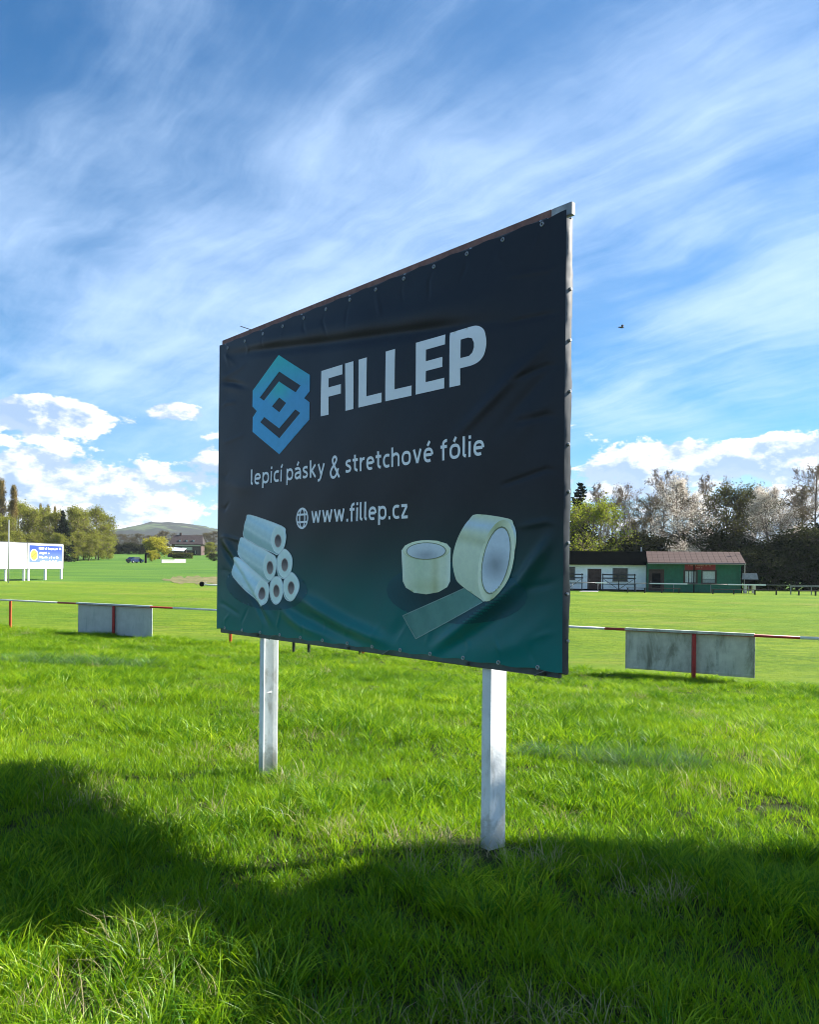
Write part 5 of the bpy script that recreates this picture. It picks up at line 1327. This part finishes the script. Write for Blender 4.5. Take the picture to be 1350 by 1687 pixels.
def blade_mat(name, cols, trans, patch=0.35):
    """blades of grass: colour drifts over the meadow, from tuft to tuft and from blade to blade"""
    m = bpy.data.materials.new(name); m.use_nodes = True
    t = NT(m.node_tree); m.node_tree.nodes.clear(); out = t.n('ShaderNodeOutputMaterial')
    g = t.n('ShaderNodeNewGeometry'); oi = t.n('ShaderNodeObjectInfo')
    f = t.smooth(t.noise(g.outputs['Position'], patch, 4, 0.6), 0.3, 0.7)
    f = t.math('ADD', t.math('MULTIPLY', f, 0.34), t.math('ADD', t.math('MULTIPLY', oi.outputs['Random'], 0.26), t.math('MULTIPLY', g.outputs['Random Per Island'], 0.40)), clamp=True)
    c = t.mix(t.smooth(f, 0.1, 0.55), cols[0], cols[1]); c = t.mix(t.smooth(f, 0.55, 0.95), c, cols[2])
    df = t.n('ShaderNodeBsdfDiffuse'); tr = t.n('ShaderNodeBsdfTranslucent'); gl = t.n('ShaderNodeBsdfGlossy'); gl.inputs['Roughness'].default_value = 0.38; gl.inputs['Color'].default_value = (0.75, 0.85, 0.8, 1)
    t.l(c, df.inputs[0]); t.l(c, tr.inputs[0])
    mx = t.n('ShaderNodeMixShader'); mx.inputs[0].default_value = trans; t.l(df.outputs[0], mx.inputs[1]); t.l(tr.outputs[0], mx.inputs[2])
    m2 = t.n('ShaderNodeMixShader'); m2.inputs[0].default_value = 0.014; t.l(mx.outputs[0], m2.inputs[1]); t.l(gl.outputs[0], m2.inputs[2])
    t.l(m2.outputs[0], out.inputs[0])
    return m
gm_fresh = blade_mat('fresh grass blade', ((0.062, 0.155, 0.004), (0.220, 0.372, 0.006), (0.480, 0.580, 0.022)), 0.54)
gm_dark = blade_mat('deep grass blade', ((0.028, 0.100, 0.008), (0.070, 0.200, 0.010), (0.160, 0.320, 0.016)), 0.50)
gm_blue = blade_mat('bluish grass blade', ((0.070, 0.130, 0.060), (0.110, 0.180, 0.085), (0.160, 0.230, 0.110)), 0.30)
gm_dry = blade_mat('dry straw blade', ((0.30, 0.25, 0.12), (0.42, 0.36, 0.19), (0.52, 0.46, 0.27)), 0.35)
gm_mown = blade_mat('mown grass blade', ((0.070, 0.150, 0.006), (0.130, 0.225, 0.008), (0.225, 0.310, 0.012)), 0.40, 0.12)
def src(name, me):
    o = bpy.data.objects.new(name, me); SRC.objects.link(o)
ML = [gm_fresh, gm_dark, gm_dry, gm_blue]
src('a0', clump(1, 30, 0.070, 0.06, 0.15, 0.0058, 0.20, 0.75, ML, [0.76, 0.225, 0.015, 0]))
src('a1', clump(2, 30, 0.075, 0.05, 0.125, 0.0054, 0.22, 0.65, ML, [0.72, 0.265, 0.015, 0]))
src('a2', clump(3, 26, 0.050, 0.09, 0.20, 0.0060, 0.18, 0.9, ML, [0.62, 0.37, 0.01, 0]))
src('a3', clump(4, 30, 0.085, 0.04, 0.09, 0.0052, 0.28, 0.5, ML, [0.84, 0.13, 0.03, 0]))
src('a4', clump(5, 26, 0.060, 0.06, 0.15, 0.0040, 0.40, 1.0, ML, [0.45, 0.18, 0.37, 0]))      # dry among green
src('a5', clump(6, 50, 0.050, 0.12, 0.25, 0.0055, 0.38, 1.2, ML, [0.10, 0.30, 0.03, 0.57]))   # bluish tussock
src('a6', clump(7, 40, 0.260, 0.015, 0.048, 0.0100, 0.45, 0.5, [gm_mown], [1.0], 2))          # mown
src('a7', clump(8, 14, 0.050, 0.10, 0.24, 0.0040, 0.45, 1.3, ML, [0.05, 0.05, 0.90, 0]))      # straw tuft

def scatter(name, pts, rot, scl, idx, label):
    me = bpy.data.meshes.new(name); n = len(pts)
    me.vertices.add(n); me.vertices.foreach_set('co', np.asarray(pts, np.float32).ravel())
    for nm, ty, arr, key in (('rot', 'FLOAT_VECTOR', rot, 'vector'), ('scl', 'FLOAT_VECTOR', scl, 'vector'), ('idx', 'INT', idx, 'value')):
        a = me.attributes.new(nm, ty, 'POINT'); a.data.foreach_set(key, np.asarray(arr, np.int32 if ty == 'INT' else np.float32).ravel())
    o = bpy.data.objects.new(name, me); COL.objects.link(o); tag(o, label, None, None, 'stuff')
    ng = bpy.data.node_groups.new('scatter', 'GeometryNodeTree')
    ng.interface.new_socket('Geometry', in_out='INPUT', socket_type='NodeSocketGeometry'); ng.interface.new_socket('Geometry', in_out='OUTPUT', socket_type='NodeSocketGeometry')
    N = ng.nodes; gi = N.new('NodeGroupInput'); go = N.new('NodeGroupOutput'); ci = N.new('GeometryNodeCollectionInfo'); ip = N.new('GeometryNodeInstanceOnPoints')
    ci.inputs[0].default_value = SRC; ci.inputs['Separate Children'].default_value = True; ci.inputs['Reset Children'].default_value = True
    ip.inputs['Pick Instance'].default_value = True
    def att(nm, ty):
        a = N.new('GeometryNodeInputNamedAttribute'); a.data_type = ty; a.inputs[0].default_value = nm; return a.outputs[0]
    ng.links.new(gi.outputs[0], ip.inputs['Points']); ng.links.new(ci.outputs[0], ip.inputs['Instance'])
    ng.links.new(att('idx', 'INT'), ip.inputs['Instance Index'])
    er = N.new('FunctionNodeEulerToRotation'); ng.links.new(att('rot', 'FLOAT_VECTOR'), er.inputs[0]); ng.links.new(er.outputs[0], ip.inputs['Rotation'])
    ng.links.new(att('scl', 'FLOAT_VECTOR'), ip.inputs['Scale']); ng.links.new(ip.outputs[0], go.inputs[0])
    md = o.modifiers.new('scatter', 'NODES'); md.node_group = ng
    return o
def vnoise(x, y, s, seed):
    return np.array([mnoise.noise(Vector((a*s+seed*7.1, b*s-seed*3.3, seed))) for a, b in zip(x, y)])

def build_grass():
    rng = np.random.default_rng(77)
    X, Y = [], []
    for y0, y1, dens in ((1.2, 4.5, 300), (4.5, 7.5, 230), (7.5, 11, 150), (11, 16, 90), (16, 34, 55)):
        w0 = -0.62*y1-1.6; w1 = 0.62*y1+2.2
        n = int((w1-w0)*(y1-y0)*dens); x = rng.uniform(w0, w1, n); y = rng.uniform(y0, y1, n)
        k = (x > -0.60*y-1.6) & (x < 0.60*y+2.2) & (fq(x, y) < 19.75+rng.uniform(0, 0.5, n)); X.append(x[k]); Y.append(y[k])
    x = np.concatenate(X); y = np.concatenate(Y); n = len(x)
    tall = vnoise(x, y, 0.8, 1); dry = vnoise(x, y, 1.1, 2); blue = vnoise(x, y, 0.5, 3)
    idx = rng.choice([0, 0, 1, 1, 3], n)
    idx = np.where((tall > 0.12) & (rng.uniform(size=n) < 0.55), 2, idx)
    idx = np.where((dry > 0.25) & (rng.uniform(size=n) < 0.26), 4, idx)
    idx = np.where((dry > 0.36) & (rng.uniform(size=n) < 0.08), 7, idx)
    idx = np.where((blue > 0.62) & (y > 8) & (rng.uniform(size=n) < 0.35), 5, idx)
    # the two bluish tussock patches behind the posts, straw round the post feet
    for cx, cy, rx, ry in ((2.05, 7.3, 0.70, 0.40), (1.25, 7.5, 0.35, 0.3), (-6.2, 15.5, 1.6, 0.8)):
        e = ((x-cx)/rx)**2+((y-cy)/ry)**2 < rng.uniform(0.3, 1.2, n); idx = np.where(e & (rng.uniform(size=n) < 0.6), 5, idx)
    for cx, cy, rr in ((-0.85, 6.35, 0.33), (0.20, 4.75, 0.35), (0.95, 5.6, 0.25), (-1.1, 2.95, 0.5), (-0.55, 5.0, 0.3), (-1.35, 5.3, 0.25)):
        e = np.hypot(x-cx, y-cy) < rr*rng.uniform(0.4, 1.2, n); idx = np.where(e & (rng.uniform(size=n) < 0.24), rng.choice([4, 7], n), idx)
    sc_ = rng.uniform(0.75, 1.25, n)*(1+0.35*np.clip(tall, -0.6, 0.8))
    wd = np.where(y > 11, 1.5, np.where(y > 7.5, 1.2, 1.0))
    # thin, trodden grass in front of the post feet
    for cx, cy in ((-1.17, 6.58), (-1.15, 6.25), (0.44, 4.55), (0.42, 4.35)):
        dd = np.hypot((x-cx)/0.16, (y-cy)/0.30); sc_ = np.where(dd < 1.0, sc_*0.80, sc_)
    rot = np.stack([rng.normal(size=n)*0.10, rng.normal(size=n)*0.10, rng.uniform(0, 2*PI, n)], 1)
    pts = np.stack([x, y, terrain(x, y)], 1)
    scatter('tall_grass', pts, rot, np.stack([sc_*wd, sc_*wd, sc_], 1), idx, 'uncut spring grass round the billboard')
    # mown pitch
    X, Y = [], []
    for y0, y1, dens in ((14, 24, 16), (24, 34, 12), (34, 48, 7), (48, 66, 3.5)):
        w0 = -0.60*y1-3; w1 = 0.60*y1+3; n = int((w1-w0)*(y1-y0)*dens); a = rng.uniform(w0, w1, n); b = rng.uniform(y0, y1, n)
        k = (a > -0.58*b-3) & (a < 0.58*b+3) & (fq(a, b) > 19.5); X.append(a[k]); Y.append(b[k])
    x = np.concatenate(X); y = np.concatenate(Y); n = len(x)
    s1 = np.where(y > 48, 1.9, np.where(y > 34, 1.5, 1.15))*rng.uniform(0.8, 1.2, n)
    rot = np.stack([np.zeros(n), np.zeros(n), rng.uniform(0, 2*PI, n)], 1)
    scatter('mown_grass', np.stack([x, y, terrain(x, y)], 1), rot, np.stack([s1, s1, rng.uniform(0.7, 1.2, n)], 1), np.full(n, 6), 'short mown grass of the football pitch')
build_grass()

# ------------------------------------------------------------------ air
def build_haze():
    m = bpy.data.materials.new('haze air'); m.use_nodes = True; nt = m.node_tree; nt.nodes.clear()
    o = nt.nodes.new('ShaderNodeOutputMaterial'); v = nt.nodes.new('ShaderNodeVolumePrincipled')
    v.inputs['Color'].default_value = (0.80, 0.90, 1.0, 1); v.inputs['Density'].default_value = 0.00008; v.inputs['Anisotropy'].default_value = 0.2
    nt.links.new(v.outputs[0], o.inputs['Volume'])
    b = MB().box(-6500, 6500, -3500, 7500, -9.0, 165.0).build('haze', m); tag(b, 'thin blue air over the meadow', None, None, 'stuff')
build_haze()
